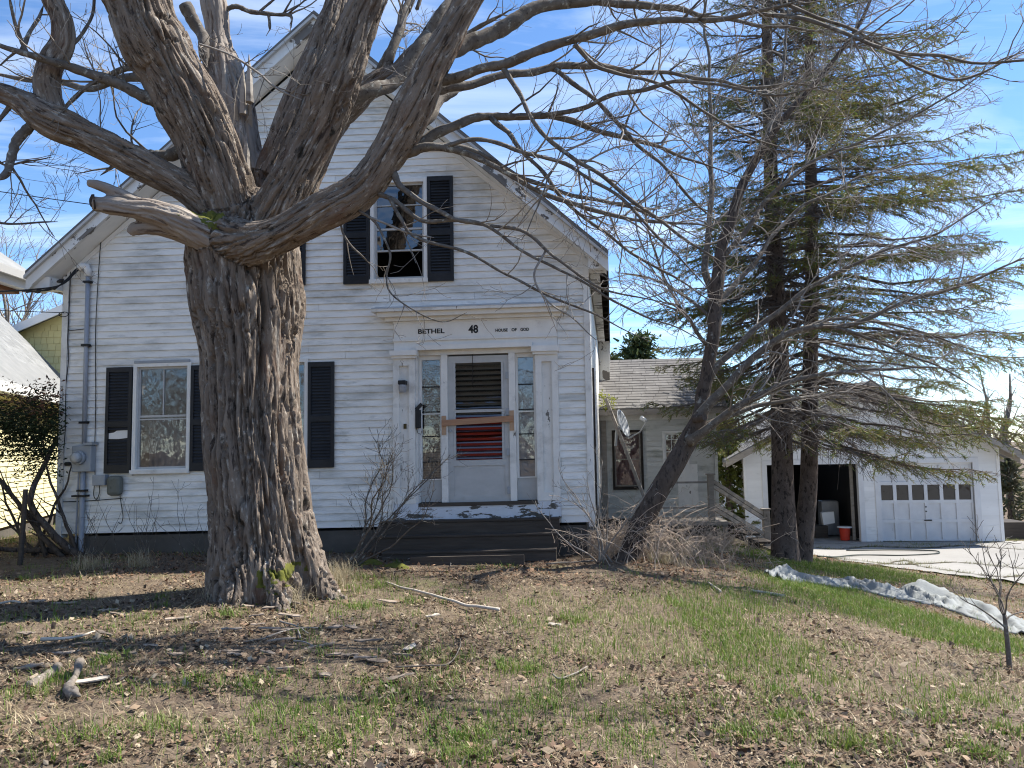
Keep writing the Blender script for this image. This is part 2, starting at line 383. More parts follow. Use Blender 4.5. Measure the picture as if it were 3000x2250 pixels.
        if self.c:
            C = np.concatenate(self.c)
            a = me.attributes.new('col', 'FLOAT_COLOR', 'POINT')
            a.data.foreach_set('color', np.concatenate([C, np.ones((len(C), 1))], 1).ravel())
        me.update(calc_edges=True)
        return me, c
    def build(self, name, mat, parent=None, smooth=False, bevel=0.0, **kw):
        me, c = self.mesh(name)
        me.materials.append(MATS[mat])
        me.polygons.foreach_set('use_smooth', [bool(smooth)] * len(me.polygons))
        o = bpy.data.objects.new(name, me); COL.objects.link(o)
        place(o, c, parent)
        if bevel:
            md = o.modifiers.new('bevel', 'BEVEL'); md.width = bevel; md.segments = 2; md.limit_method = 'ANGLE'
        return tag(o, **kw)
def catmull(pts, per=6):
    pts = np.asarray(pts, dtype=float)
    p = np.vstack([2 * pts[0] - pts[1], pts, 2 * pts[-1] - pts[-2]])
    out = []
    for i in range(1, len(p) - 2):
        t = np.linspace(0, 1, per, endpoint=False)[:, None]
        out.append(0.5 * (2 * p[i] + (p[i + 1] - p[i - 1]) * t + (2 * p[i - 1] - 5 * p[i] + 4 * p[i + 1] - p[i + 2]) * t ** 2 + (-p[i - 1] + 3 * p[i] - 3 * p[i + 1] + p[i + 2]) * t ** 3))
    out.append(pts[-1:])
    return np.vstack(out)

# ------------------------------------------------------------------ the lie of the land
_ctrl = np.array([(0, 0, 0), (-3, 0, 0), (3, 0, 0), (0, 3.8, .03), (-3, 4, .08), (3, 4, -.06), (-2.5, 7.8, .2), (-1, 7, .14), (-6.5, 11.2, .2), (-7.5, 11, .16), (-5, 8, .17),
    (-.5, 10, .1), (1.1, 10.8, .07), (1.6, 10.4, .12), (2.2, 8.5, -.02), (3.7, 6.2, -.2), (3.7, 11, -.3), (4.74, 10, -.45), (6.1, 9.5, -.75), (5.07, 14.5, -.6), (5.3, 17, -.62), (3, 16.5, -.35), (2.3, 13, -.05),
    (7.5, 17.3, -1.05), (8.8, 15.1, -1.02), (9.6, 21.7, -1.19), (6.5, 21.7, -1.15), (14, 21, -1.19), (12, 12, -1.0), (10, 6.5, -.75), (7, 4, -.4), (-11, 16, .05), (-10, 8, .1), (-12, 3, 0), (-4, 15, .15), (0, 20, -.3), (20, 15, -1.2), (-20, 20, 0),
    (15, 0, -.5), (-15, -10, 0), (15, -10, -.3), (30, 40, -1.4), (-30, 40, -.3), (0, 40, -1)], dtype=float)
def _tps(r):
    return np.where(r > 1e-9, r * r * np.log(r + 1e-12), 0.0)
_n = len(_ctrl)
_r = np.linalg.norm(_ctrl[:, None, :2] - _ctrl[None, :, :2], axis=2)
_A = np.zeros((_n + 3, _n + 3)); _A[:_n, :_n] = _tps(_r) + np.eye(_n) * 0.8
_A[:_n, _n] = 1; _A[:_n, _n + 1:] = _ctrl[:, :2]; _A[_n:, :_n] = _A[:_n, _n:].T
_w = np.linalg.solve(_A, np.concatenate([_ctrl[:, 2], np.zeros(3)]))
def TZ(x, y):
    x = np.atleast_1d(np.asarray(x, dtype=float)); y = np.atleast_1d(np.asarray(y, dtype=float))
    r = np.sqrt((x[:, None] - _ctrl[None, :, 0]) ** 2 + (y[:, None] - _ctrl[None, :, 1]) ** 2)
    z = _tps(r) @ _w[:_n] + _w[_n] + x * _w[_n + 1] + y * _w[_n + 2]
    d = np.clip((np.hypot(x, y - 10) - 28) / 25, 0, 1); d = d * d * (3 - 2 * d)
    return z * (1 - d) + (-0.9) * d
def tz(x, y):
    return float(TZ(x, y)[0])
def GP(px, py):                                  # where a photograph pixel meets the ground
    d = ray(px, py); d = d / np.linalg.norm(d)
    t = np.linspace(2, 60, 1500)
    p = CN + d * t[:, None]
    below = np.nonzero(p[:, 2] < TZ(p[:, 0], p[:, 1]))[0]
    return p[below[0]] if len(below) else p[-1]
def GV(x, y):
    return GP(x * VS, y * VS)
# ================================================================== THE SETTING
def in_drive(x, y):
    yy = np.array([6.0, 9.0, 11.0, 13.5, 15.3, 17.2, 19.0, 21.6, 60.0])
    xx = np.array([12.2, 10.4, 9.5, 9.2, 8.55, 7.15, 6.45, 6.5, 6.5])
    return (x > np.interp(y, yy, xx) + 0.18 * np.sin(y * 2.3) + 0.1 * np.sin(y * 6.1)) & (y > 2.0) & (y < 21.6) & (x < 40)
def make_ground():
    n = 330
    t = np.linspace(-1, 1, n)
    s = 700 * np.sinh(7.6 * t) / math.sinh(7.6)
    X, Y = np.meshgrid(s, s + 8.5, indexing='xy')
    x, y = X.ravel(), Y.ravel()
    z = TZ(x, y)
    near = np.hypot(x, y - 8) < 40
    p = np.stack([x, y, 0 * x], 1)
    z = z + np.where(near, (fbm(p * 2.1, 3) - 0.5) * 0.07 + (fbm(p * 9.0, 2) - 0.5) * 0.03, 0)
    m = in_drive(x, y); z[m] -= 0.05
    i = np.arange(n - 1)[:, None] * n + np.arange(n - 1)[None, :]
    q = np.stack([i, i + 1, i + n + 1, i + n], -1).reshape(-1, 4)
    mb = MB().add(np.stack([x, y, z], 1), q)
    o = mb.build('ground', 'soil', smooth=True, kind='structure')
make_ground()
def make_driveway():
    xs = np.linspace(6.2, 40, 170) ** 1.0
    ys = np.linspace(2.0, 21.6, 150)
    X, Y = np.meshgrid(xs, ys)
    x, y = X.ravel(), Y.ravel()
    ok = in_drive(x, y)
    z = TZ(x, y) + 0.008 + (fbm(np.stack([x, y, 0 * x], 1) * 0.8, 3) - 0.5) * 0.03
    nx = len(xs)
    q = []
    for j in range(len(ys) - 1):
        i = j * nx + np.arange(nx - 1)
        k = ok[i] & ok[i + 1] & ok[i + nx] & ok[i + nx + 1]
        q.append(np.stack([i, i + 1, i + nx + 1, i + nx], -1)[k])
    MB().add(np.stack([x, y, z], 1), np.concatenate(q)).build('driveway', 'asphalt', smooth=True, kind='structure')
make_driveway()
CRACKS = [[(2330, 1622), (2480, 1640), (2620, 1655), (2800, 1650), (3000, 1668)], [(2480, 1665), (2640, 1645), (2700, 1662), (2900, 1690), (3000, 1690)], [(2390, 1606), (2450, 1611), (2550, 1603), (2700, 1606), (2830, 1601), (3000, 1612)]]
def make_cracks():
    rg = RS(5)
    for k, c in enumerate(CRACKS):
        w = catmull([GP(a, b) for a, b in c], 14)
        w[:, :2] += rg.normal(0, 0.035, (len(w), 2))
        w[:, 2] = TZ(w[:, 0], w[:, 1]) + 0.022
        wd = 0.035 + 0.03 * rg.rand(len(w))
        a, b = w.copy(), w.copy(); a[:, 1] -= wd; b[:, 1] += wd
        n = len(w); i = np.arange(n - 1)
        MB().add(np.vstack([a, b]), np.stack([i, i + 1, i + 1 + n, i + n], -1)).build('driveway_crack', 'crack', kind='structure')
make_cracks()

# ------------------------------------------------------------------ a local frame for each building
def frame(O, yaw, depth_yaw, rack=0.0):
    O = Vector(O)
    U = Vector((math.cos(yaw), -math.sin(yaw), 0)); D = Vector((math.sin(depth_yaw), math.cos(depth_yaw), 0))
    def f(u, w, v):                              # u along the front, w back into the building, v up
        p = O + U * u + D * w
        p.z += v + rack * u
        return p
    return f
def bx(f, u0, u1, w0, w1, v0, v1, name, mat, parent, bevel=0.0, **kw):
    return MB().box(u0, u1, w0, w1, v0, v1, f).build(name, mat, parent, bevel=bevel, **kw)
def cut(lo, hi, holes):
    """the pieces of lo..hi left outside the holes"""
    segs = [(lo, hi)]
    for a, b in holes:
        nx = []
        for s, e in segs:
            if b <= s or a >= e: nx.append((s, e)); continue
            if a > s: nx.append((s, a))
            if b < e: nx.append((b, e))
        segs = nx
    return [s for s in segs if s[1] - s[0] > 0.02]
def clapboards(f, parent, v0, n, pitch, half, centre, openings, mat, name='clapboard', proud=0.019, seed=1, maxlen=4.3):
    rg = random.Random(seed)
    for i in range(n):
        a, b = v0 + i * pitch, v0 + (i + 1) * pitch - 0.001
        h0, h1 = half(a), half(b)
        if h0 < 0.06: continue
        h1 = max(h1, 0.01)
        holes = [(o[0], o[1]) for o in openings if o[2] < b - 0.02 and o[3] > a + 0.02]
        for (s, e) in cut(centre - h0, centre + h0, holes):
            pieces, x = [], s
            while e - x > maxlen:
                st = rg.uniform(2.2, maxlen); pieces.append((x, x + st - 0.004)); x += st
            pieces.append((x, e))
            for (p0, p1) in pieces:
                t0 = centre - h1 if abs(p0 - (centre - h0)) < 1e-6 else p0
                t1 = centre + h1 if abs(p1 - (centre + h0)) < 1e-6 else p1
                j = rg.uniform(-0.002, 0.002)
                mb = MB().box8([f(p0, -proud + j, a), f(p1, -proud + j, a), f(p1, 0, a), f(p0, 0, a),
                                f(t0, -0.002, b), f(t1, -0.002, b), f(t1, 0, b), f(t0, 0, b)])
                mb.build(name, mat, parent)
def backing(f, parent, name, mat, v0, top, us, openings, w0=0.003, w1=0.12):
    mb = MB()
    br = sorted(set(us + [o[0] for o in openings] + [o[1] for o in openings]))
    br = [b for b in br if us[0] <= b <= us[-1]]
    for a, b in zip(br[:-1], br[1:]):
        m = (a + b) / 2
        t = min(top(a), top(b))
        for (s, e) in cut(v0, t, [(o[2], o[3]) for o in openings if o[0] < m < o[1]]):
            last = abs(e - t) < 1e-6
            e0, e1 = (top(a), top(b)) if last else (e, e)
            mb.box8([f(a, w0, s), f(b, w0, s), f(b, w1, s), f(a, w1, s), f(a, w0, e0), f(b, w0, e1), f(b, w1, e1), f(a, w1, e0)])
    return mb.build(name, mat, parent)

# ================================================================== THE OLD HOUSE
H = frame((-0.494, 10.9, 0.8396), 0.0375, 0.128, 0.009)
UC = -2.216                                       # centre line of the gable
house = thing('old_house', 'weathered white clapboard house with steep front gable and dark shutters', 'house', H(UC, 0, -0.9))
WIN = [(-1.52, -0.69, 3.16, 4.70), (-3.68, -2.85, 3.16, 4.70), (-4.97, -4.127, 0.52, 2.11), (-3.26, -2.42, 0.52, 2.11)]
DOORHOLE = (-1.185, 1.153, -0.31, 2.60)
def hhalf(v):
    return min(3.752, 3.77 - (v - 3.47) / 0.868)
def htop(u):
    return min(6.72, 3.47 + 0.868 * (3.80 - abs(u - UC)))
fw = backing(H, house, 'front_wall', 'siding', -0.30, htop, [UC - 3.80, UC, UC + 3.80], WIN + [(-0.87, 0.83, -0.31, 2.17)])
clapboards(H, fw, -0.30, 71, 0.1, hhalf, UC, WIN + [DOORHOLE, (-1.30, 1.25, 2.60, 2.79)], 'siding', seed=3)
for u0, u1 in ((-6.053, -5.968), (1.534, 1.621)):
    bx(H, u0, u1, -0.036, 0.10, -0.36, 3.43, 'corner_board', 'trim_worn', house)
bx(H, 1.505, 1.612, 0.12, 8.5, -0.3, 3.40, 'side_wall', 'siding', house)
bx(H, -6.045, -5.93, 0.12, 8.5, -0.3, 3.40, 'side_wall', 'siding', house)
bx(H, -5.93, 1.505, 8.38, 8.5, -0.3, 3.40, 'rear_wall', 'siding', house)
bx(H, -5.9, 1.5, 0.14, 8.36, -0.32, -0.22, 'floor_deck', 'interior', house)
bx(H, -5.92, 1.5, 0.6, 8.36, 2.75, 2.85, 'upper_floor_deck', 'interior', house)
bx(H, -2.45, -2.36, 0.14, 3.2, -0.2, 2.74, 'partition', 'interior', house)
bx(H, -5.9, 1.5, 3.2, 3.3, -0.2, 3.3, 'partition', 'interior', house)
for wq, mt in ((8.38, 'siding'), (3.22, 'interior')):
    MB().box8([H(UC - 3.72, wq, 3.41), H(UC + 3.72, wq, 3.41), H(UC + 3.72, wq + 0.1, 3.41), H(UC - 3.72, wq + 0.1, 3.41), H(UC - 0.02, wq, 6.72), H(UC + 0.02, wq, 6.72), H(UC + 0.02, wq + 0.1, 6.72), H(UC - 0.02, wq + 0.1, 6.72)]).build('gable_wall', mt, house)
bx(H, 1.622, 1.65, 0.45, 0.56, -0.3, 1.9, 'rotten_board', 'rotten', house)
bx(H, 1.617, 1.64, 0.95, 1.25, 0.2, 0.9, 'loose_board', 'fascia_worn', house)
fnd = MB().box(-5.90, 1.50, 0.03, 8.3, -1.3, -0.345, H).build('foundation', 'foundation', house)
# roof
def rline(u):
    return 7.13 - 0.889 * abs(u + 2.23)
for sgn, ue in ((-1, -6.37), (1, 1.905)):
    mb = MB()
    a, b = -2.23, ue
    th = 0.07
    mb.box8([H(a, -0.37, rline(a) - th), H(b, -0.37, rline(b) - th), H(b, 8.9, rline(b) - th), H(a, 8.9, rline(a) - th),
             H(a, -0.37, rline(a)), H(b, -0.37, rline(b)), H(b, 8.9, rline(b)), H(a, 8.9, rline(a))])
    rf = mb.build('roof', 'roof_shingle', house)
    def sl(o0, o1, w0, w1, name, mat, ua=a, ub=b, parent=rf):
        MB().box8([H(ua, w0, rline(ua) - o1), H(ub, w0, rline(ub) - o1), H(ub, w1, rline(ub) - o1), H(ua, w1, rline(ua) - o1),
                   H(ua, w0, rline(ua) - o0), H(ub, w0, rline(ub) - o0), H(ub, w1, rline(ub) - o0), H(ua, w1, rline(ua) - o0)]).build(name, mat, parent)
    sl(0.072, 0.118, -0.40, -0.352, 'crown_moulding', 'aluminium')
    sl(0.072, 0.30, -0.351, -0.318, 'rake_board', 'fascia_worn')
    sl(0.235, 0.298, -0.372, -0.3525, 'rake_moulding', 'fascia_worn', a, b - sgn * 0.1)
    ui = UC + sgn * 3.79
    sl(0.27, 0.295, -0.317, -0.002, 'rake_soffit', 'trim', a, b - sgn * 0.03)
    # frieze board on the wall under the soffit
    t = lambda u: 3.47 + 0.868 * (3.80 - abs(u - UC))
    MB().box8([H(UC, -0.024, t(UC) - 0.085), H(ui, -0.024, t(ui) - 0.085), H(ui, 0, t(ui) - 0.085), H(UC, 0, t(UC) - 0.085),
               H(UC, -0.024, t(UC)), H(ui, -0.024, t(ui)), H(ui, 0, t(ui)), H(UC, 0, t(UC))]).build('frieze_board', 'trim', rf)
    ve = rline(ue)
    e0, e1 = sorted((ue - sgn * 0.022, ue - sgn * 0.001))
    bx(H, e0, e1, -0.318, 8.88, ve - 0.20, ve - 0.072, 'eave_board', 'rotten' if sgn > 0 else 'fascia_worn', rf)
    iu = UC + sgn * 3.842
    s0, s1 = sorted((iu, iu + sgn * 0.15))
    bx(H, s0, s1, -0.0, 8.8, ve - 0.215, ve - 0.19, 'soffit_board', 'fascia_worn', rf)
    # rafter tails in the open eave
    for k in range(13):
        wv = 0.25 + k * 0.68
        r0, r1 = sorted((iu + sgn * 0.02, ue - sgn * 0.03))
        bx(H, r0, r1, wv, wv + 0.06, ve - 0.185, ve - 0.075, 'rafter_tail', 'rotten', rf)
    MB().box8([H(iu - sgn * 0.0, -0.30, ve - 0.24), H(ue - sgn * 0.03, -0.30, ve - 0.24), H(ue - sgn * 0.03, -0.005, ve - 0.24), H(iu, -0.005, ve - 0.24),
               H(iu, -0.30, ve - 0.08), H(ue - sgn * 0.03, -0.30, ve - 0.08), H(ue - sgn * 0.03, -0.005, ve - 0.08), H(iu, -0.005, ve - 0.08)]).build('eave_return', 'fascia_worn', rf)
# the torn end of the right eave hanging down
MB().box8([H(1.62, 7.6, 2.2), H(1.86, 7.6, 2.0), H(1.87, 8.6, 2.1), H(1.63, 8.6, 2.5), H(1.62, 7.6, 3.25), H(1.90, 7.6, 3.25), H(1.90, 8.6, 3.25), H(1.62, 8.6, 3.25)]).build('hanging_soffit', 'fascia_worn', house)

# windows
def window(f, parent, u0, u1, v0, v1, bars=(), muntin=None, frame_mat='trim', gl='window_glass', fw=0.05, depth=0.05, sash_mat='aluminium', backs=None, lower_open=None):
    mb = MB()
    for (a, b, c, d) in ((u0, u0 + fw, v0, v1), (u1 - fw, u1, v0, v1), (u0 + fw, u1 - fw, v1 - fw, v1), (u0 + fw, u1 - fw, v0, v0 + fw * 1.4)):
        mb.box(a, b, -0.040, 0.11, c, d, f)
    o = mb.build('window', frame_mat, parent)
    a0, a1, b0, b1 = u0 + fw, u1 - fw, v0 + fw * 1.4, v1 - fw
    s = 0.032
    mb = MB()
    for (a, b, c, d) in ((a0, a0 + s, b0, b1), (a1 - s, a1, b0, b1), (a0 + s, a1 - s, b1 - s, b1), (a0 + s, a1 - s, b0, b0 + s)):
        mb.box(a, b, 0.010, depth, c, d, f)
    mb.build('sash', sash_mat, o)
    for bv, bt in bars:
        MB().box(a0 + s, a1 - s, 0.008, depth - 0.002, bv - bt / 2, bv + bt / 2, f).build('rail', sash_mat, o)
    if muntin:
        for (mu, c, d, t) in muntin:
            MB().box(mu - t / 2, mu + t / 2, 0.012, depth - 0.006, c, d, f).build('muntin', sash_mat, o)
    edges = [b0 + s] + sorted(b for b, _ in bars) + [b1 - s]
    for k, (c, d) in enumerate(zip(edges[:-1], edges[1:])):
        if lower_open and k == 0: continue
        p = f(a0 + s, depth - 0.018, c), f(a1 - s, depth - 0.018, c), f(a1 - s, depth - 0.018, d), f(a0 + s, depth - 0.018, d)
        MB().add(p, [(0, 1, 2, 3)]).build('pane', gl, o)
    if backs:
        mat, w, c, d = backs
        n = 24
        uu = np.linspace(a0 - 0.02, a1 + 0.02, n)
        pts = [f(u, w + 0.02 * math.sin(u * 55), c) for u in uu] + [f(u, w + 0.02 * math.sin(u * 55 + 0.4), d) for u in uu]
        i = np.arange(n - 1)
        MB().add(pts, np.stack([i, i + 1, i + 1 + n, i + n], -1)).build('curtain', mat, o, smooth=True)
    return o
def shutter(f, parent, u0, u1, v0, v1, tilt=0.0, skip=None, **kw):
    g = f
    mb = MB()
    st = 0.045
    mid = v0 + (v1 - v0) * 0.46
    for (a, b, c, d) in ((u0, u0 + st, v0, v1), (u1 - st, u1, v0, v1), (u0 + st, u1 - st, v1 - 0.07, v1), (u0 + st, u1 - st, v0, v0 + 0.115), (u0 + st, u1 - st, mid - 0.04, mid + 0.04)):
        mb.box(a, b, -0.052, -0.020, c, d, g)
    o = mb.build('shutter', 'shutter', parent, **kw)
    MB().box(u0 + st, u1 - st, -0.0235, -0.0205, v0 + 0.115, v1 - 0.07, g).build('back_panel', 'shutter', o)
    for c, d in ((v0 + 0.115, mid - 0.04), (mid + 0.04, v1 - 0.07)):
        n = int((d - c) / 0.042)
        for k in range(n):
            z = c + (k + 0.5) * (d - c) / n
            if skip and skip[0] < z < skip[1]: continue
            p = [(-0.047, -0.019), (-0.042, -0.019), (-0.027, 0.014), (-0.032, 0.014)]
            mb = MB().box8([g(u0 + st, p[0][0], z + p[0][1]), g(u1 - st, p[0][0], z + p[0][1]), g(u1 - st, p[1][0], z + p[1][1]), g(u0 + st, p[1][0], z + p[1][1]),
                            g(u0 + st, p[3][0], z + p[3][1]), g(u1 - st, p[3][0], z + p[3][1]), g(u1 - st, p[2][0], z + p[2][1]), g(u0 + st, p[2][0], z + p[2][1])])
            mb.build('louver', 'shutter', o)
    return o
window(H, house, *WIN[0], bars=((4.32, 0.014), (3.968, 0.028), (3.65, 0.022)), lower_open=True)
window(H, house, *WIN[1], bars=((3.93, 0.03),))
window(H, house, *WIN[2], bars=((1.345, 0.03), (1.30, 0.018)), muntin=((-4.55, 1.36, 2.02, 0.014),), backs=('curtain', 0.35, 0.6, 1.32))
window(H, house, *WIN[3], bars=((1.33, 0.03),))
for (a, b, c, d) in ((-0.685, -0.31, 3.17, 4.715), (-1.908, -1.53, 3.17, 4.72), (-2.84, -2.468, 3.18, 4.72), (-4.06, -3.69, 3.18, 4.72), (-4.118, -3.74, 0.545, 2.06), (-2.418, -2.043, 0.547, 2.055), (-3.64, -3.27, 0.545, 2.06)):
    shutter(H, house, a, b, c, d)
shp = shutter(H, house, -5.363, -4.982, 0.543, 2.066, skip=(1.03, 1.16), label='dark louvered shutter with a pale gap where slats are missing')
MB().add([H(-5.315, -0.030, 1.035), H(-5.17, -0.030, 1.03), H(-5.03, -0.030, 1.045), H(-5.03, -0.030, 1.155), H(-5.2, -0.030, 1.15), H(-5.24, -0.030, 1.125), H(-5.315, -0.030, 1.115)],
         [(0, 1, 5, 6), (1, 4, 5, 5)][:1], [(1, 2, 3), (1, 3, 4), (1, 4, 5)]).build('bare_patch', 'trim', shp)
bx(H, -4.96, -4.15, -0.045, -0.0, 2.112, 2.15, 'drip_cap', 'grey_box', house)
for w in WIN: bx(H, w[0] - 0.01, w[1] + 0.01, -0.07, -0.0405, w[2] + 0.002, w[2] + 0.06, 'sill', 'trim_worn', house)

# the entrance
ent = MB().box(-1.181, 1.148, -0.036, -0.0, 2.178, 2.60, H).build('entablature', 'trim', house)
bx(H, -1.19, 1.157, -0.062, -0.0365, 2.312, 2.342, 'bead', 'trim', ent)
bx(H, -1.19, 1.157, -0.046, -0.0365, 2.575, 2.599, 'bead', 'trim', ent)
MB().box8([H(-0.857, -0.085, 2.174), H(0.801, -0.085, 2.180), H(0.801, -0.037, 2.180), H(-0.857, -0.037, 2.174), H(-0.857, -0.085, 2.245), H(0.801, -0.085, 2.247), H(0.801, -0.037, 2.247), H(-0.857, -0.037, 2.245)]).build('lintel_board', 'trim', ent)
for k, (a, b, w, c, d) in enumerate(((-1.29, 1.24, -0.10, 2.60, 2.65), (-1.38, 1.29, -0.19, 2.65, 2.715), (-1.443, 1.332, -0.25, 2.715, 2.755))):
    bx(H, a, b, w, -0.0, c + 0.001, d, 'cornice_moulding', 'trim_worn' if k == 2 else 'trim', ent)
MB().box8([H(-1.445, -0.255, 2.7555), H(1.334, -0.255, 2.7555), H(1.334, 0, 2.7555), H(-1.445, 0, 2.7555), H(-1.445, -0.25, 2.766), H(1.334, -0.25, 2.766), H(1.334, 0, 2.83), H(-1.445, 0, 2.83)]).build('cornice_cap', 'aluminium', ent)
for (a, b, cl, cr, ct) in ((-1.185, -0.873, -1.217, -0.833, 2.175), (0.836, 1.153, 0.785, 1.174, 2.185)):
    pl = MB().box(a, b, -0.034, 0.0, 0.015, 2.06, H).build('pilaster', 'trim_worn', house)
    mb = MB()
    m = 0.088
    for (p, q, c, d) in ((a, a + m, 0.015, 2.06), (b - m, b, 0.015, 2.06), (a + m, b - m, 1.96, 2.06), (a + m, b - m, 0.015, 0.13)):
        mb.box(p, q, -0.074, -0.0345, c, d, H)
    mb.build('pilaster_frame', 'trim_worn', pl)
    bx(H, cl + 0.02, cr - 0.02, -0.105, 0.0, 2.061, 2.10, 'capital', 'trim', pl)
    bx(H, cl, cr, -0.135, 0.0, 2.1005, ct, 'capital', 'trim', pl)
# recessed jambs, posts, panels
bx(H, -0.8725, -0.845, -0.02, 0.20, 0.015, 2.17, 'jamb', 'trim_worn', house)
bx(H, 0.82, 0.8355, -0.02, 0.20, 0.015, 2.17, 'jamb', 'trim_worn', house)
bx(H, -0.845, 0.82, 0.03, 0.20, 2.11, 2.17, 'door_head', 'trim_worn', house)
for (a, b) in ((-0.522, -0.430), (0.447, 0.538)):
    bx(H, a, b, 0.012, 0.17, 0.015, 2.109, 'door_post', 'trim_worn', house)
def sidelight(a, b, mat_back):
    s = MB()
    for (p, q, c, d) in ((a, a + 0.03, 0.33, 2.109), (b - 0.03, b, 0.33, 2.109), (a + 0.03, b - 0.03, 2.05, 2.109), (a + 0.03, b - 0.03, 0.33, 0.345)):
        s.box(p, q, 0.085, 0.15, c, d, H)
    o = s.build('sidelight', 'trim', house)
    bx(H, a + 0.001, b - 0.001, 0.10, 0.15, 0.02, 0.329, 'lower_panel', 'aluminium', o)
    es = [0.345, 0.585, 0.95, 1.30, 1.66, 2.05]
    for e in es[1:-1]:
        bx(H, a + 0.03, b - 0.03, 0.10, 0.135, e - 0.008, e + 0.008, 'muntin', 'black', o)
    bx(H, a + 0.028, b - 0.028, 0.092, 0.0995, 1.262, 1.278, 'storm_rail', 'trim', o)
    for c, d in zip(es[:-1], es[1:]):
        MB().add([H(a + 0.03, 0.12, c), H(b - 0.03, 0.12, c), H(b - 0.03, 0.12, d), H(a + 0.03, 0.12, d)], [(0, 1, 2, 3)]).build('pane', 'window_glass', o)
    if mat_back == 'blind':
        n = 46
        for k in range(n):
            z = 0.36 + k * (2.04 - 0.36) / n
            MB().add([H(a + 0.035, 0.165, z), H(b - 0.035, 0.165, z), H(b - 0.035, 0.185, z + 0.030), H(a + 0.035, 0.185, z + 0.030)], [(0, 1, 2, 3)]).build('blind_slat', 'blind', o)
        bx(H, a, b, 0.20, 0.21, 0.33, 2.10, 'blind_backing', 'interior', o)
    else:
        n = 12; m = 60
        uu, vv = np.meshgrid(np.linspace(a + 0.02, b - 0.02, n), np.linspace(0.34, 2.06, m))
        ww = 0.16 + 0.03 * (fbm(np.stack([uu.ravel() * 9 + vv.ravel() * 5, vv.ravel() * 9 - uu.ravel() * 4, 0 * uu.ravel()], 1), 3) - 0.5)
        pts = [H(p, q, r) for p, q, r in zip(uu.ravel(), ww, vv.ravel())]
        i = (np.arange(m - 1)[:, None] * n + np.arange(n - 1)[None, :]).ravel()
        MB().add(pts, np.stack([i, i + 1, i + 1 + n, i + n], -1)).build('plastic_sheet', 'plastic_sheet', o, smooth=True, label='crumpled plastic sheet behind the glass')
sidelight(-0.845, -0.522, 'blind')
sidelight(0.538, 0.82, 'sheet')
# storm door with jalousie slats
sd = MB()
for (p, q, c, d) in ((-0.429, -0.357, 0.012, 2.085), (0.372, 0.446, 0.012, 2.085), (-0.357, 0.372, 1.985, 2.085), (-0.357, 0.372, 1.275, 1.315), (-0.357, 0.372, 0.52, 0.60), (-0.357, 0.372, 0.012, 0.085)):
    sd.box(p, q, 0.046, 0.078, c, d, H)
storm = sd.build('storm_door', 'aluminium', house)
bx(H, -0.357, 0.372, 0.060, 0.074, 0.085, 0.52, 'kick_panel', 'aluminium', storm)
for (a, b) in ((-0.355, -0.320), (0.335, 0.370)):
    for c, d in ((0.601, 1.274), (1.316, 1.984)):
        bx(H, a, b, 0.042, 0.064, c, d, 'slat_carrier', 'aluminium', storm)
def jal(c, d, n):
    for k in range(n):
        z = c + (k + 0.5) * (d - c) / n
        h = (d - c) / n * 0.36
        MB().box8([H(-0.32, 0.030, z - h), H(0.335, 0.030, z - h), H(0.335, 0.036, z - h), H(-0.32, 0.036, z - h), H(-0.32, 0.062, z + h * 0.6), H(0.335, 0.062, z + h * 0.6), H(0.335, 0.068, z + h * 0.6), H(-0.32, 0.068, z + h * 0.6)]).build('jalousie_slat', 'louvre_glass', storm)
jal(1.32, 1.98, 9)
jal(0.605, 1.27, 9)
for z in (1.79, 1.27, 0.70, 0.16):
    bx(H, 0.40, 0.452, 0.018, 0.0345, z - 0.05, z + 0.05, 'hinge', 'grey_box', storm)
bx(H, -0.405, -0.375, 0.0, 0.0345, 1.0, 1.04, 'knob', 'grey_box', storm, bevel=0.006)
bx(H, -0.429, 0.447, 0.125, 0.165, 0.015, 1.22, 'inner_door', 'red_door', house, label='red panel of the inner door seen between the slats')
bx(H, -0.429, 0.447, 0.125, 0.165, 1.221, 2.108, 'inner_door_upper', 'dark_door', house)
# boards that bar the door
MB().box8([H(-0.512, -0.024, 1.088), H(0.508, -0.024, 1.128), H(0.508, -0.005, 1.128), H(-0.512, -0.005, 1.088), H(-0.512, -0.024, 1.173), H(0.508, -0.024, 1.212), H(0.508, -0.005, 1.212), H(-0.512, -0.005, 1.173)]).build('barring_board', 'new_wood', house, label='brown board nailed across the storm door')
bx(H, -0.514, -0.452, -0.004, 0.0115, 0.965, 1.235, 'nailing_pad', 'plywood', house)
bx(H, 0.450, 0.512, -0.004, 0.0115, 1.0, 1.285, 'nailing_pad', 'plywood', house)
MB().tube([H(-0.065, 0.02, 2.10), H(-0.064, 0.012, 1.95), H(-0.066, 0.016, 1.66)], 0.005, 5).build('cord', 'black', house)
bx(H, -0.86, 0.83, -0.058, 0.18, -0.035, 0.012, 'threshold', 'dark_wood', house)
bx(H, -0.838, 0.832, -0.045, 0.0, -0.225, -0.036, 'base_board', 'peeling_sill', house, label='white base board under the door with flaking paint')
bx(H, -1.19, -0.840, -0.066, 0.0, -0.225, 0.014, 'plinth_block', 'peeling_sill', house)
bx(H, 0.834, 1.158, -0.066, 0.0, -0.225, 0.014, 'plinth_block', 'peeling_sill', house)
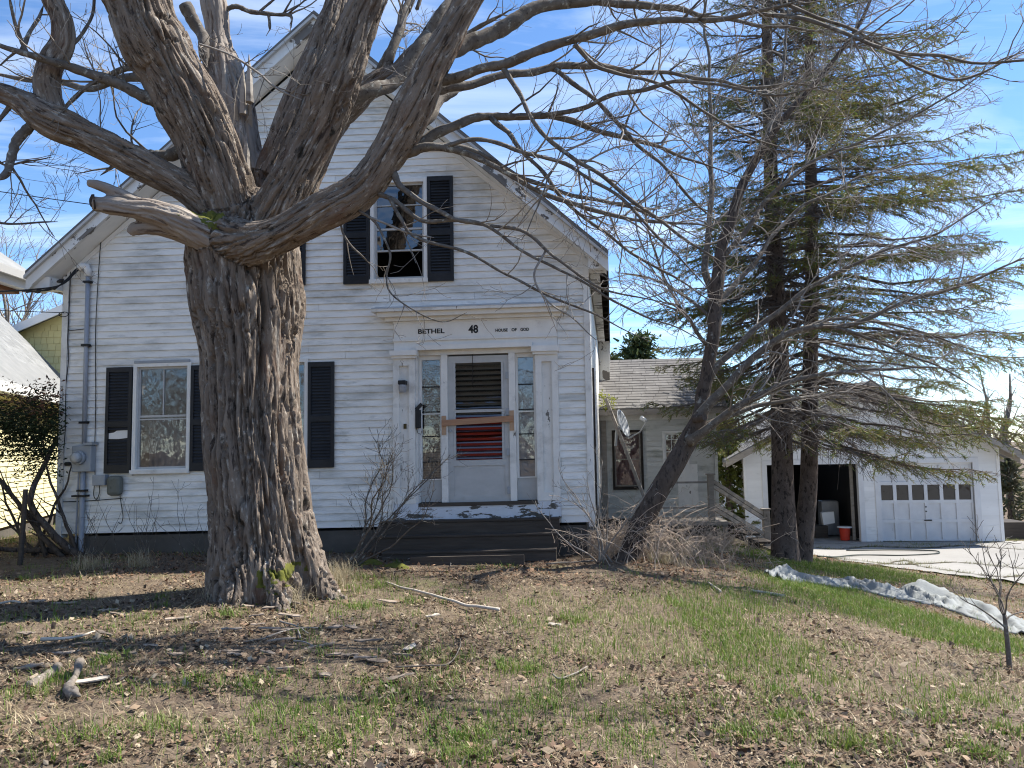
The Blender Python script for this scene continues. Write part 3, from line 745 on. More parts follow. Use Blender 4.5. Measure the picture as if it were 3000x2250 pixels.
# fittings beside the door
lan = MB().box(-1.092, -0.985, -0.17, -0.0525, 1.685, 1.745, H).build('porch_light', 'black', house, bevel=0.01)
MB().tube([H(-1.035, -0.12, 1.684), H(-1.035, -0.12, 1.66), H(-1.035, -0.12, 1.60), H(-1.035, -0.12, 1.575)], [0.052, 0.056, 0.052, 0.042], 10).build('glass_jar', 'plastic_sheet', lan)
bx(H, -1.045, -1.005, -0.05, -0.0345, 1.065, 1.135, 'door_bell', 'brass', house)
mbx = MB().box(-0.868, -0.80, -0.10, -0.021, 1.065, 1.33, H).build('letter_box', 'black', house, bevel=0.01)
MB().beam(H(-0.86, -0.06, 1.33), H(-0.78, -0.06, 1.41), 0.05, 0.045).build('lid', 'black', mbx)
MB().tube([H(-0.86, -0.05, 1.065), H(-0.84, -0.06, 1.0), H(-0.80, -0.06, 0.98), H(-0.78, -0.06, 1.03)], 0.005, 5).build('cord', 'black', mbx)
# lettering
def lettering(word, u0, u1, v0, h, bold, slant=0.0):
    cu = bpy.data.curves.new('lettering', 'FONT'); cu.body = word; cu.offset = bold; cu.extrude = 0.02
    o = bpy.data.objects.new('lettering_curve', cu); COL.objects.link(o)
    bpy.context.view_layer.update()
    me = bpy.data.meshes.new_from_object(o.evaluated_get(bpy.context.evaluated_depsgraph_get()))
    bpy.data.objects.remove(o)
    c = np.array([v.co[:] for v in me.vertices])
    lo, hi = c.min(0), c.max(0)
    c = (c - lo) / (hi - lo)
    pts = np.array([H(u0 + a * (u1 - u0), -0.041 + 0.004 * (1 - b2), v0 + b * h + slant * a) for a, b, b2 in c])
    ctr = pts.mean(0)
    me.vertices.foreach_set('co', (pts - ctr).ravel()); me.update()
    me.materials.clear(); me.materials.append(MATS['letters'])
    ob = bpy.data.objects.new('lettering', me); COL.objects.link(ob); place(ob, ctr, ent)
    ob['label'] = 'black lettering reading ' + word
lettering('BETHEL', -0.831, -0.452, 2.414, 0.068, 0.022)
lettering('48', -0.109, 0.029, 2.400, 0.118, 0.03)
for wd, a, b in (('HOUSE', 1453.4, 1489.0), ('OF', 1500.0, 1515.0), ('GOD', 1525.8, 1550.5)):
    k = lambda x: 0.277 + (x - 1453.4) / (1551 - 1453.4) * (0.756 - 0.277)
    lettering(wd, k(a), k(b), 2.408, 0.045, 0.026)
# front steps
steps = thing('front_steps', 'dark weathered timber steps below the boarded front door', 'steps', H(-0.1, -0.5, -0.75))
for (a, b, w0, w1, c, d) in ((-1.335, 1.14, -0.24, -0.07, -0.405, -0.228), (-1.345, 1.13, -0.43, -0.245, -0.595, -0.410), (-1.20, 1.115, -0.60, -0.435, -0.74, -0.602)):
    bx(H, a, b, w0, w0 + 0.04, c, d - 0.012, 'riser', 'dark_wood', steps, bevel=0.006)
    bx(H, a, b, w0 - 0.015, w1, d - 0.0115, d + 0.018, 'tread', 'dark_wood', steps, bevel=0.006)
for a in (-1.2, -0.1, 1.05):
    bx(H, a, a + 0.05, -0.39, -0.08, -0.9, -0.42, 'stringer', 'dark_wood', steps)
pk = bx(H, -0.745, 0.725, -0.90, -0.855, -0.77, -0.612, 'plank', 'dark_wood', None, bevel=0.004)
tag(pk, 'single weathered plank set on edge at the foot of the dark front steps', 'plank')

# electrical service on the left end of the front
MB().tube([H(-5.674, -0.05, 3.42), H(-5.670, -0.05, 2.2), H(-5.662, -0.05, 0.97)], 0.030, 12).build('conduit', 'conduit', house, smooth=True)
MB().tube([H(-5.674, -0.05, 3.42), H(-5.674, -0.055, 3.50), H(-5.69, -0.07, 3.56), H(-5.73, -0.09, 3.565), H(-5.78, -0.11, 3.52)], [0.045, 0.05, 0.055, 0.05, 0.04], 10).build('weatherhead', 'gutter', house, smooth=True)
for v in (3.33, 2.40, 1.28):
    bx(H, -5.722, -5.62, -0.092, -0.005, v - 0.016, v + 0.016, 'clamp', 'black', house)
met = MB().box(-5.781, -5.499, -0.13, -0.017, 0.576, 0.95, H).build('meter_box', 'grey_box', house, bevel=0.012)
c = H(-5.665, -0.13, 0.77)
MB().tube([H(-5.665, -0.125, 0.775), H(-5.665, -0.17, 0.775), H(-5.665, -0.175, 0.775)], [0.10, 0.10, 0.085], 20).build('meter_ring', 'grey_box', met, smooth=True)
MB().tube([H(-5.665, -0.174, 0.775), H(-5.665, -0.24, 0.775), H(-5.665, -0.262, 0.775)], [0.078, 0.07, 0.03], 16).build('meter_glass', 'aluminium', met, smooth=True)
bx(H, -5.60, -5.47, -0.165, -0.018, 0.955, 0.99, 'hub', 'grey_box', met)
MB().tube([H(-5.655, -0.06, 0.575), H(-5.66, -0.06, 0.15), H(-5.66, -0.055, -0.34), H(-5.66, -0.05, -0.75)], 0.036, 10).build('conduit', 'conduit', house, smooth=True)
MB().tube([H(-5.725, -0.05, 0.575), H(-5.735, -0.05, 0.1), H(-5.74, -0.05, -0.7)], 0.012, 6).build('ground_pipe', 'conduit', house)
for v, a, b in ((0.31, -5.71, -5.60), (0.235, -5.78, -5.58)):
    bx(H, a, b, -0.115, -0.01, v - 0.014, v + 0.014, 'clamp', 'black', house)
bx(H, -5.488, -5.304, -0.11, -0.016, 0.376, 0.527, 'cable_box', 'grey_box', house, bevel=0.008)
bx(H, -5.285, -5.075, -0.12, -0.016, 0.225, 0.51, 'telephone_box', 'olive_box', house, bevel=0.05)
bx(H, -5.95, -5.86, -0.05, -0.016, 0.665, 0.72, 'outlet_cover', 'black', house, bevel=0.015)
def cable(pts, r=0.006, name='cable', parent=house, per=6):
    return MB().tube(catmull([H(*p) for p in pts], per), r, 5).build(name, 'black', parent)
cable([(-5.505, -0.03, 4.05), (-5.53, -0.03, 3.5), (-5.55, -0.03, 2.6), (-5.52, -0.03, 1.6), (-5.515, -0.03, 0.9), (-5.50, -0.03, 0.5), (-5.505, -0.04, 0.25), (-5.46, -0.04, 0.18), (-5.42, -0.04, 0.28), (-5.42, -0.05, 0.38)])
cable([(-5.35, -0.33, 4.25), (-5.42, -0.15, 4.12), (-5.505, -0.03, 4.05)])
cable([(-5.95, -0.03, 3.5), (-5.955, -0.03, 2.9), (-5.96, -0.03, 2.5), (-5.94, -0.03, 2.2), (-5.97, -0.03, 1.8), (-5.955, -0.03, 1.3), (-5.97, -0.03, 0.85)])
cable([(-5.955, -0.03, 2.64), (-5.9, -0.03, 2.63), (-5.70, -0.03, 2.645)])
cable([(-5.96, -0.03, 0.155), (-5.6, -0.03, 0.16), (-5.1, -0.03, 0.185)])
cable([(-5.115, -0.05, 0.225), (-5.09, -0.04, 0.05), (-5.07, -0.04, -0.08), (-5.09, -0.05, -0.17), (-5.13, -0.05, -0.15)])
for k, (s, e) in enumerate((((-5.79, -0.12, 3.52), (-6.3, -0.42, 3.16)), ((-5.77, -0.12, 3.50), (-6.32, -0.40, 3.13)), ((-5.80, -0.13, 3.51), (-6.35, -0.44, 3.14)))):
    cable([s, (-5.86 - 0.02 * k, -0.2, 3.33), (-5.98 - 0.03 * k, -0.3, 3.22 - 0.02 * k), e], 0.011, 'service_wire')
for u, v in ((-5.90, 3.29), (-5.99, 3.19), (-6.22, 3.15)):
    MB().tube([H(u - 0.05, -0.3, v), H(u, -0.3, v + 0.01), H(u + 0.05, -0.3, v + 0.03)], [0.012, 0.03, 0.012], 7).build('wire_splice', 'black', house)
MB().tube(catmull([H(-6.0 + 0.07 * math.cos(a), -0.08, 2.86 + 0.035 * math.sin(a)) for a in np.linspace(0, 6.3, 12)], 3), 0.006, 5).build('wire_loop', 'black', house)
def wire(a, b, sag, r, label):
    a, b = np.array(a), np.array(b)
    t = np.linspace(0, 1, 40)[:, None]
    p = a + (b - a) * t; p[:, 2] -= sag * 4 * (t * (1 - t)).ravel()
    tag(MB().tube(p, r, 5).build('overhead_wire', 'black', None), label, 'wire')
wire(H(-6.3, -0.42, 3.16), (-24.0, 6.5, 4.2), 0.5, 0.014, 'thick twisted service wire running left from the eave of the white house')
wire(H(-5.98, -0.1, 2.88), (-24.0, 5.5, 5.6), 0.5, 0.006, 'thin wire running from a coil at the corner board')
wire(H(-5.35, -0.40, 4.36), (-24.0, 4.0, 8.3), 0.5, 0.007, 'thin wire crossing the sky to the rake board of the gable')

# ================================================================== THE REAR ELL
E_ = frame((4.478, 17.0, 1.7526), 0.107, 0.107)
ell = thing('rear_ell', 'low grey-white ell with shingled roof and two curtained windows behind the house', 'house wing', E_(-2, 0, -2.2))
EW = [(-1.17, -0.60, -0.76, 0.16), (-2.28, -1.60, -1.12, 0.20)]
ef = backing(E_, ell, 'front_wall', 'ell_siding', -1.75, lambda u: 0.62, [-4.2, -0.0], EW)
clapboards(E_, ef, -1.75, 21, 0.113, lambda v: 2.06, -2.12, EW + [(-2.36, -1.52, -1.2, 0.28), (-0.86, -0.43, -1.75, -0.58)], 'ell_siding', proud=0.018, seed=9, maxlen=9)
bx(E_, -0.055, 0.012, -0.03, 0.1, -1.8, 0.62, 'corner_board', 'ell_siding', ell)
bx(E_, -0.115, -0.003, 0.12, 4.6, -1.75, 0.62, 'side_wall', 'ell_siding', ell)
bx(E_, -4.1, -0.12, 4.5, 4.6, -1.75, 0.62, 'rear_wall', 'ell_siding', ell)
bx(E_, -4.1, -0.12, 1.6, 1.7, -1.75, 0.62, 'partition', 'interior', ell)
bx(E_, -4.1, -0.05, 0.06, 4.5, -3.2, -1.76, 'foundation', 'foundation', ell)
bx(E_, -4.2, -0.0, -0.05, -0.0, 0.42, 0.60, 'frieze_board', 'trim_worn', ell)
window(E_, ell, *EW[0], bars=((-0.30, 0.02), (-0.03, 0.014), (-0.52, 0.014)), muntin=((-0.97, -0.70, 0.1, 0.014), (-0.80, -0.70, 0.1, 0.014)), sash_mat='trim', backs=('lace_curtain', 0.2, -0.72, 0.12))
window(E_, ell, *EW[1], bars=((-0.45, 0.025),), frame_mat='rotten', sash_mat='old_wood', backs=('lace_curtain', 0.2, -1.1, 0.18))
bx(E_, -0.86, -0.43, -0.035, -0.002, -1.62, -0.58, 'white_panel', 'trim_worn', ell)
def eroof(u, s): return 0
for side in (0, 1):
    w0, w1 = ((-0.35, 2.3), (2.3, 4.95))[side]
    v0, v1 = ((0.66, 2.02), (2.02, 0.66))[side]
    rf = MB().box8([E_(-4.6, w0, v0 - 0.05), E_(0.22, w0, v0 - 0.05), E_(0.22, w1, v1 - 0.05), E_(-4.6, w1, v1 - 0.05), E_(-4.6, w0, v0), E_(0.22, w0, v0), E_(0.22, w1, v1), E_(-4.6, w1, v1)]).build('roof', 'ell_shingle', ell)
    if side == 0:
        rg = random.Random(4)
        rows = 19
        for r in range(rows):
            t0, t1 = r / rows, (r + 1) / rows + 0.01
            u = -3.3 - rg.uniform(0, 0.3)
            while u < 0.22:
                un = min(u + 0.305, 0.22)
                if un - u < 0.04: break
                def q(t, uu, h): return E_(uu, w0 + (w1 - w0) * t - 0.2 * h, v0 + (v1 - v0) * t + h)
                j = rg.uniform(0, 0.004)
                MB().box8([q(t0, u + 0.003, 0.0015), q(t0, un - 0.003, 0.0015), q(t1, un - 0.003, 0.001), q(t1, u + 0.003, 0.001), q(t0, u + 0.003, 0.013 + j), q(t0, un - 0.003, 0.013 + j), q(t1, un - 0.003, 0.003), q(t1, u + 0.003, 0.003)]).build('shingle', 'ell_shingle', rf)
                u = un
bx(E_, -4.55, 0.2, -0.38, -0.30, 0.52, 0.64, 'gutter', 'old_wood', ell)
for (a, b) in ((-4.2, 0.0),):
    MB().box8([E_(-0.115, 0.1, 0.621), E_(-0.003, 0.1, 0.621), E_(-0.003, 4.6, 0.621), E_(-0.115, 4.6, 0.621), E_(-0.115, 2.25, 1.9), E_(-0.003, 2.25, 1.9), E_(-0.003, 2.35, 1.9), E_(-0.115, 2.35, 1.9)]).build('gable_wall', 'ell_siding', ell)
bx(E_, -2.52, -2.40, -0.06, 0.0, -1.75, 0.42, 'pilaster_strip', 'old_wood', ell)
# landing and stair to the right of the ell
st = thing('side_stair', 'grey weathered wooden landing and stair with railing beside the ell', 'stair', (4.3, 16.4, -0.4))
bx(E_, -1.35, 0.0, -1.15, -0.07, -1.80, -1.72, 'landing', 'old_wood', st)
for u in (-1.3, -0.05):
    bx(E_, u - 0.05, u + 0.05, -1.14, -1.04, -2.7, -1.805, 'post', 'old_wood', st)
pt, pb = E_(-0.30, -1.0, -0.78), E_(-0.30, -1.0, -1.72)
MB().beam(pb, pt, 0.12, 0.12, (0, 1, 0)).build('newel_post', 'old_wood', st, bevel=0.008)
MB().beam(pt, Vector(pt) + Vector((0, 0, 0.03)), 0.17, 0.17, (0, 1, 0)).build('post_cap', 'old_wood', st)
p2t, p2b = Vector((5.40, 16.7, 0.18)), Vector((5.40, 16.7, -0.75))
MB().beam(p2b, p2t, 0.14, 0.14, (0, 1, 0)).build('newel_post', 'old_wood', st, bevel=0.01)
MB().beam(p2t, p2t + Vector((0, 0, 0.03)), 0.18, 0.18, (0, 1, 0)).build('post_cap', 'old_wood', st)
for dz, dz2 in ((-0.14, -0.12), (-0.24, -0.22), (-0.60, -0.55), (-0.70, -0.66)):
    MB().beam(Vector(pt) + Vector((0.06, 0, dz)), p2t + Vector((0, 0, dz2)), 0.045, 0.075).build('rail', 'old_wood', st)
for v in (-0.93, -1.45):
    MB().beam(E_(-1.3, -1.0, v), E_(-0.34, -1.0, v), 0.05, 0.04).build('rail', 'old_wood', st)
for k in range(4):
    x = 4.45 + k * 0.27; z = -0.06 - k * 0.17
    MB().box(x, x + 0.30, 15.95, 16.75, z - 0.045, z, None).build('tread', 'dark_wood', st)
    MB().box(x + 0.01, x + 0.03, 15.97, 16.73, z - 0.17, z - 0.046, None).build('riser', 'dark_wood', st)
# satellite dish, leaning pole
dish = thing('satellite_dish', 'pale oval satellite dish with feed arm in front of the ell window', 'satellite dish', (2.2, 16.35, 1.6))
dc = np.array([2.34, 16.3, 2.08]); dn = np.array([0.80, -0.52, 0.30]); dn /= np.linalg.norm(dn)
e1 = np.cross(dn, [0, 0, 1.0]); e1 /= np.linalg.norm(e1); e2 = np.cross(e1, dn)
mb = MB(); nr, na = 7, 28
V_ = [dc - dn * 0.07]
for r in range(1, nr + 1):
    rr = r / nr
    for a in range(na):
        th = 2 * math.pi * a / na
        V_.append(dc + (e1 * math.cos(th) * 0.22 + e2 * math.sin(th) * 0.31) * rr + dn * (-0.07 * (1 - rr * rr)))
F3 = [(0, 1 + a, 1 + (a + 1) % na) for a in range(na)]
F4 = [(1 + (r - 1) * na + a, 1 + r * na + a, 1 + r * na + (a + 1) % na, 1 + (r - 1) * na + (a + 1) % na) for r in range(1, nr) for a in range(na)]
o = mb.add(V_, F4, F3).build('reflector', 'grey_box', dish, smooth=True)
md = o.modifiers.new('thick', 'SOLIDIFY'); md.thickness = 0.012
MB().tube([dc - e2 * 0.34, dc - e2 * 0.30 + dn * 0.3, dc - e2 * 0.12 + dn * 0.55], 0.016, 6).build('feed_arm', 'aluminium', dish)
MB().tube([dc - e2 * 0.12 + dn * 0.50, dc - e2 * 0.02 + dn * 0.42], [0.04, 0.05], 8).build('feed_horn', 'gutter', dish)
MB().tube([dc - dn * 0.07, dc - dn * 0.16 - [0, 0, 0.1], dc - dn * 0.2 - [0, 0, 0.42]], 0.03, 8).build('mast', 'grey_box', dish)
tag(MB().beam((1.96, 16.1, 2.60), (2.95, 15.75, tz(2.95, 15.75)), 0.09, 0.06).build('leaning_pole', 'old_wood', None), 'grey timber pole leaning against the eave of the ell', 'pole')

# ================================================================== THE GARAGE
G_ = frame((9.64, 21.7, -1.163), 0.107, 0.107)
gar = thing('garage', 'white clapboard two-bay garage with low gable beside the driveway', 'garage', G_(0.3, 0, 0))
GO = [(-2.47, 0.0, -0.05, 2.15), (0.57, 3.05, -0.05, 2.14)]
def ghalf(v): return min(3.40, 3.40 - (v - 2.55) / 0.533)
def gtop(u): return min(4.35, 2.55 + 0.533 * (3.42 - abs(u - 0.32)))
gf = backing(G_, gar, 'front_wall', 'garage_siding', 0.0, gtop, [-3.1, 0.32, 3.74], GO)
clapboards(G_, gf, 0.0, 44, 0.1, ghalf, 0.32, [(-2.61, 0.14, -0.1, 2.29), (0.44, 3.20, -0.1, 2.28)], 'garage_siding', proud=0.018, seed=12, maxlen=3.7)
for u0, u1 in ((-3.115, -3.03), (3.67, 3.755)):
    bx(G_, u0, u1, -0.028, 0.1, 0.0, 2.55, 'corner_board', 'garage_siding', gar)
for (a, b) in ((-2.61, -2.47), (0.0, 0.14), (0.44, 0.57), (3.05, 3.20)):
    bx(G_, a, b, -0.03, 0.14, 0.0, 2.15, 'door_trim', 'garage_panel', gar)
for (a, b) in ((-2.61, 0.14), (0.44, 3.20)):
    bx(G_, a, b, -0.03, 0.14, 2.151, 2.285, 'door_trim', 'garage_panel', gar)
bx(G_, -3.1, -3.0, 0.12, 7.0, 0, 2.55, 'side_wall', 'garage_siding', gar)
bx(G_, 3.64, 3.74, 0.12, 7.0, 0, 2.55, 'side_wall', 'garage_siding', gar)
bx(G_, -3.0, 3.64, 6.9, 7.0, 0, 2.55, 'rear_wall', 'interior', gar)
bx(G_, -3.15, 3.8, -0.25, 7.0, -0.25, -0.012, 'floor_slab', 'concrete', gar)
for sgn, ue in ((-1, -3.67), (1, 4.31)):
    rl = lambda u: 4.46 - 0.533 * abs(u - 0.32)
    rf = MB().box8([G_(0.32, -0.5, rl(0.32) - 0.09), G_(ue, -0.5, rl(ue) - 0.09), G_(ue, 7.4, rl(ue) - 0.09), G_(0.32, 7.4, rl(0.32) - 0.09), G_(0.32, -0.5, rl(0.32)), G_(ue, -0.5, rl(ue)), G_(ue, 7.4, rl(ue)), G_(0.32, 7.4, rl(0.32))]).build('roof', 'roof_shingle', gar)
    MB().box8([G_(0.32, -0.53, rl(0.32) - 0.22), G_(ue, -0.53, rl(ue) - 0.22), G_(ue, -0.50, rl(ue) - 0.22), G_(0.32, -0.50, rl(0.32) - 0.22), G_(0.32, -0.53, rl(0.32) - 0.04), G_(ue, -0.53, rl(ue) - 0.04), G_(ue, -0.50, rl(ue) - 0.04), G_(0.32, -0.50, rl(0.32) - 0.04)]).build('rake_board', 'old_wood', rf)
    for k in range(9):
        wv = 0.0 + k * 0.85
        r0, r1 = sorted((0.32 + sgn * 3.43, ue))
        MB().box8([G_(r0, wv, rl(r0) - 0.22), G_(r1, wv, rl(r1) - 0.22), G_(r1, wv + 0.05, rl(r1) - 0.22), G_(r0, wv + 0.05, rl(r0) - 0.22), G_(r0, wv, rl(r0) - 0.091), G_(r1, wv, rl(r1) - 0.091), G_(r1, wv + 0.05, rl(r1) - 0.091), G_(r0, wv + 0.05, rl(r0) - 0.091)]).build('rafter_tail', 'old_wood', rf)
# closed door: four rows of six panels
gd = MB()
us = [0.575 + k * (3.045 - 0.575) / 6 for k in range(7)]
vs = [0.005, 0.55, 1.08, 1.59, 2.135]
for u in us:
    a, b = max(0.575, u - 0.045), min(3.045, u + 0.045)
    gd.box(a, b, 0.052, 0.115, 0.005, 2.135, G_)
for v in vs:
    a, b = max(0.005, v - 0.045), min(2.135, v + 0.045)
    gd.box(0.576, 3.044, 0.0535, 0.1145, a, b, G_)
gdo = gd.build('overhead_door', 'garage_panel', gar)
for r in range(4):
    for k in range(6):
        a, b, c, d = us[k] + 0.046, us[k + 1] - 0.046, vs[r] + 0.046, vs[r + 1] - 0.046
        if k == 0: a = 0.621
        if r == 2:
            MB().add([G_(a, 0.085, c), G_(b, 0.085, c), G_(b, 0.085, d), G_(a, 0.085, d)], [(0, 1, 2, 3)]).build('pane', 'garage_glass', gdo)
        else:
            bx(G_, a, b, 0.080, 0.11, c, d, 'panel', 'garage_panel', gdo)
bx(G_, 1.72, 1.92, 0.028, 0.0515, 0.555, 0.585, 'handle', 'black', gdo)
for v in (0.80, 0.92): bx(G_, 1.765, 1.805, 0.038, 0.0515, v, v + 0.03, 'lock', 'black', gdo)
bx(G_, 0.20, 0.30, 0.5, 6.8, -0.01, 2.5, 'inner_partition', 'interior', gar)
bx(G_, -0.12, -0.04, 0.3, 0.36, 0.0, 2.6, 'inner_post', 'old_wood', gar)
bk = thing('bucket', 'orange-red plastic bucket standing in the open garage bay', 'bucket', G_(-0.32, 0.35, 0))
MB().tube([G_(-0.32, 0.35, 0.0), G_(-0.32, 0.35, 0.01), G_(-0.32, 0.35, 0.32), G_(-0.32, 0.35, 0.34), G_(-0.32, 0.35, 0.35)], [0.12, 0.125, 0.145, 0.152, 0.152], 18).build('pail', 'red_plastic', bk)
MB().tube([G_(-0.32, 0.35, 0.351), G_(-0.32, 0.35, 0.375), G_(-0.32, 0.35, 0.38)], [0.20, 0.20, 0.18], 18).build('lid', 'white_plastic', bk)
tag(bx(G_, -0.98, -0.62, 0.9, 1.2, 0.0, 0.34, 'crate', 'dark_wood', None), 'dark low crate on the floor of the open garage bay', 'crate')
MB_ = MB().box8([G_(-0.72, 0.95, 0.36), G_(-0.40, 0.95, 0.42), G_(-0.40, 1.15, 0.42), G_(-0.72, 1.15, 0.36), G_(-0.76, 0.95, 0.72), G_(-0.42, 0.95, 0.75), G_(-0.42, 1.15, 0.75), G_(-0.76, 1.15, 0.72)])
tag(MB_.build('cardboard_box', 'white_plastic', None), 'white box tilted above the bucket in the open garage bay', 'box')
tag(bx(G_, -0.60, -0.10, 1.5, 1.95, 0.0, 1.02, 'storage_bin', 'plastic_sheet', None, bevel=0.04), 'cloudy plastic storage bin at the back of the open garage bay', 'bin')
tag(bx(G_, 4.0, 4.7, 0.6, 1.5, -0.1, 0.45, 'junk_trailer', 'dark_wood', None, bevel=0.03), 'low dark wooden trailer box beside the garage corner', 'trailer')

# ================================================================== THE YELLOW NEIGHBOUR
yh = thing('yellow_house', 'yellow neighbouring house with pale grey shingle roof and white gutter', 'house', (-11.5, 15, 0))
ang = math.atan2(1.8, 6.0)
NF = lambda o: None
A0 = Vector((-9.05, 13.0, 0)); AD = Vector((-1.8, 6.0, 0)).normalized(); AN = Vector((AD.y, -AD.x, 0))     # along the wall, out of the wall
def N_(s, o, z):
    p = A0 + AD * s + AN * o; return Vector((p.x, p.y, z))
sw = MB().box8([N_(-5.0, -0.15, 0.3), N_(-5.0, 0, 0.3), N_(6.3, 0, 0.3), N_(6.3, -0.15, 0.3), N_(-5.0, -0.15, 2.75), N_(-5.0, 0, 2.75), N_(6.3, 0, 2.75), N_(6.3, -0.15, 2.75)]).build('side_wall', 'yellow_pale', yh)
for k in range(24):
    z0, z1 = 0.30 + k * 0.102, 0.30 + (k + 1) * 0.102 - 0.001
    MB().box8([N_(-5.0, 0.001, z0), N_(-5.0, 0.02, z0), N_(6.3, 0.02, z0), N_(6.3, 0.001, z0), N_(-5.0, 0.001, z1), N_(-5.0, 0.005, z1), N_(6.3, 0.005, z1), N_(6.3, 0.001, z1)]).build('clapboard', 'yellow_pale', sw)
MB().box8([N_(-5, -0.2, -0.6), N_(-5, -0.03, -0.6), N_(6.3, -0.03, -0.6), N_(6.3, -0.2, -0.6), N_(-5, -0.2, 0.299), N_(-5, -0.03, 0.299), N_(6.3, -0.03, 0.299), N_(6.3, -0.2, 0.299)]).build('foundation', 'foundation', yh)
MB().box8([N_(-5.3, 0.0, 2.62), N_(-5.3, 0.36, 2.62), N_(6.4, 0.36, 2.62), N_(6.4, 0.0, 2.62), N_(-5.3, 0.0, 2.74), N_(-5.3, 0.36, 2.74), N_(6.4, 0.36, 2.74), N_(6.4, 0.0, 2.74)]).build('soffit', 'yellow_wall', yh)
MB().box8([N_(-5.3, 0.361, 2.66), N_(-5.3, 0.47, 2.69), N_(6.4, 0.47, 2.69), N_(6.4, 0.361, 2.66), N_(-5.3, 0.361, 2.86), N_(-5.3, 0.49, 2.86), N_(6.4, 0.49, 2.86), N_(6.4, 0.361, 2.86)]).build('gutter', 'gutter', yh)
RS_ = 1.08
def NR(s, up, h=0.0):                              # a point on the roof, up metres in plan from the eave
    bell = 0.25 * max(0, 1 - up / 0.8) ** 2
    return N_(s, 0.42 - up - 0.5 * h, 2.80 + RS_ * up + bell * 0.3 + h)
mb = MB()
for a, b in ((0, 0.8), (0.8, 4.2)):
    mb.box8([NR(-5.3, a, -0.06), NR(6.25, a, -0.06), NR(6.25, b, -0.06), NR(-5.3, b, -0.06), NR(-5.3, a), NR(6.25, a), NR(6.25, b), NR(-5.3, b)])
nrf = mb.build('roof', 'neighbour_shingle', yh)
rg = random.Random(8)
row = 0
up = 0.0
while up < 2.9:
    u2 = up + 0.098
    s = -0.6 - rg.uniform(0, 0.33)
    while s < 6.25:
        e = min(s + 0.333, 6.25)
        if e - s > 0.05 and row < 22:
            j = rg.uniform(0, 0.006)
            MB().box8([NR(s + 0.004, up, 0.001), NR(e - 0.004, up, 0.001), NR(e - 0.004, u2 + 0.01, 0.001), NR(s + 0.004, u2 + 0.01, 0.001), NR(s + 0.004, up, 0.016 + j), NR(e - 0.004, up, 0.016 + j), NR(e - 0.004, u2 + 0.01, 0.004), NR(s + 0.004, u2 + 0.01, 0.004)]).build('shingle', 'neighbour_shingle', nrf)
        s = e
    up = u2; row += 1
    if row >= 14: break
mb = MB()
while up < 3.9:
    u2 = up + 0.098
    s = -1.2 - rg.uniform(0, 0.33)
    while s < 6.25:
        e = min(s + 0.333, 6.25)
        j = rg.uniform(0, 0.006)
        mb.box8([NR(s + 0.004, up, 0.001), NR(e - 0.004, up, 0.001), NR(e - 0.004, u2 + 0.01, 0.001), NR(s + 0.004, u2 + 0.01, 0.001), NR(s + 0.004, up, 0.016 + j), NR(e - 0.004, up, 0.016 + j), NR(e - 0.004, u2 + 0.01, 0.004), NR(s + 0.004, u2 + 0.01, 0.004)])
        s = e
    up = u2
mb.build('shingle_field', 'neighbour_shingle', nrf, kind='stuff')
# tall rear block with a shingled gable towards the road
def BT(x): return 5.02 + 0.42 * (x + 12.0) if x < -8.6 else 5.02 + 0.42 * 3.4 - 0.42 * (x + 8.6)
rb = MB().box8([(-13.2, 19.3, 0), (-8.6, 19.3, 0), (-8.6, 27, 0), (-13.2, 27, 0), (-13.2, 19.3, BT(-13.2) - 0.1), (-8.6, 19.3, BT(-8.6) - 0.1), (-8.6, 27, BT(-8.6) - 0.1), (-13.2, 27, BT(-13.2) - 0.1)]).box8([(-8.599, 19.3, 0), (-5.2, 19.3, 0), (-5.2, 27, 0), (-8.599, 27, 0), (-8.599, 19.3, BT(-8.6) - 0.1), (-5.2, 19.3, BT(-5.2) - 0.1), (-5.2, 27, BT(-5.2) - 0.1), (-8.599, 27, BT(-8.6) - 0.1)]).build('rear_block', 'yellow_wall', yh)
for r in range(11):
    z0, z1 = 3.6 + r * 0.165, 3.6 + (r + 1) * 0.165 - 0.002
    x = -12.9 - rg.uniform(0, 0.15)
    while x < -10.6:
        w = rg.uniform(0.12, 0.22)
        if z1 < BT(x) - 0.1:
            MB().box8([(x, 19.278, z0), (x + w - 0.008, 19.278, z0), (x + w - 0.008, 19.299, z0), (x, 19.299, z0), (x, 19.292, z1), (x + w - 0.008, 19.292, z1), (x + w - 0.008, 19.299, z1), (x, 19.299, z1)]).build('wall_shingle', 'yellow_wall', rb)
        x += w
for (xa, xb) in ((-13.4, -8.6), (-8.6, -5.0)):
    MB().box8([(xa, 19.0, BT(xa) - 0.09), (xb, 19.0, BT(xb) - 0.09), (xb, 27.2, BT(xb) - 0.09), (xa, 27.2, BT(xa) - 0.09), (xa, 19.0, BT(xa)), (xb, 19.0, BT(xb)), (xb, 27.2, BT(xb)), (xa, 27.2, BT(xa))]).build('rear_roof', 'neighbour_shingle', yh)
    MB().box8([(xa, 18.96, BT(xa) - 0.2), (xb, 18.96, BT(xb) - 0.2), (xb, 18.998, BT(xb) - 0.2), (xa, 18.998, BT(xa) - 0.2), (xa, 18.96, BT(xa) + 0.01), (xb, 18.96, BT(xb) + 0.01), (xb, 18.998, BT(xb) + 0.01), (xa, 18.998, BT(xa) + 0.01)]).build('rake_trim', 'gutter', yh)
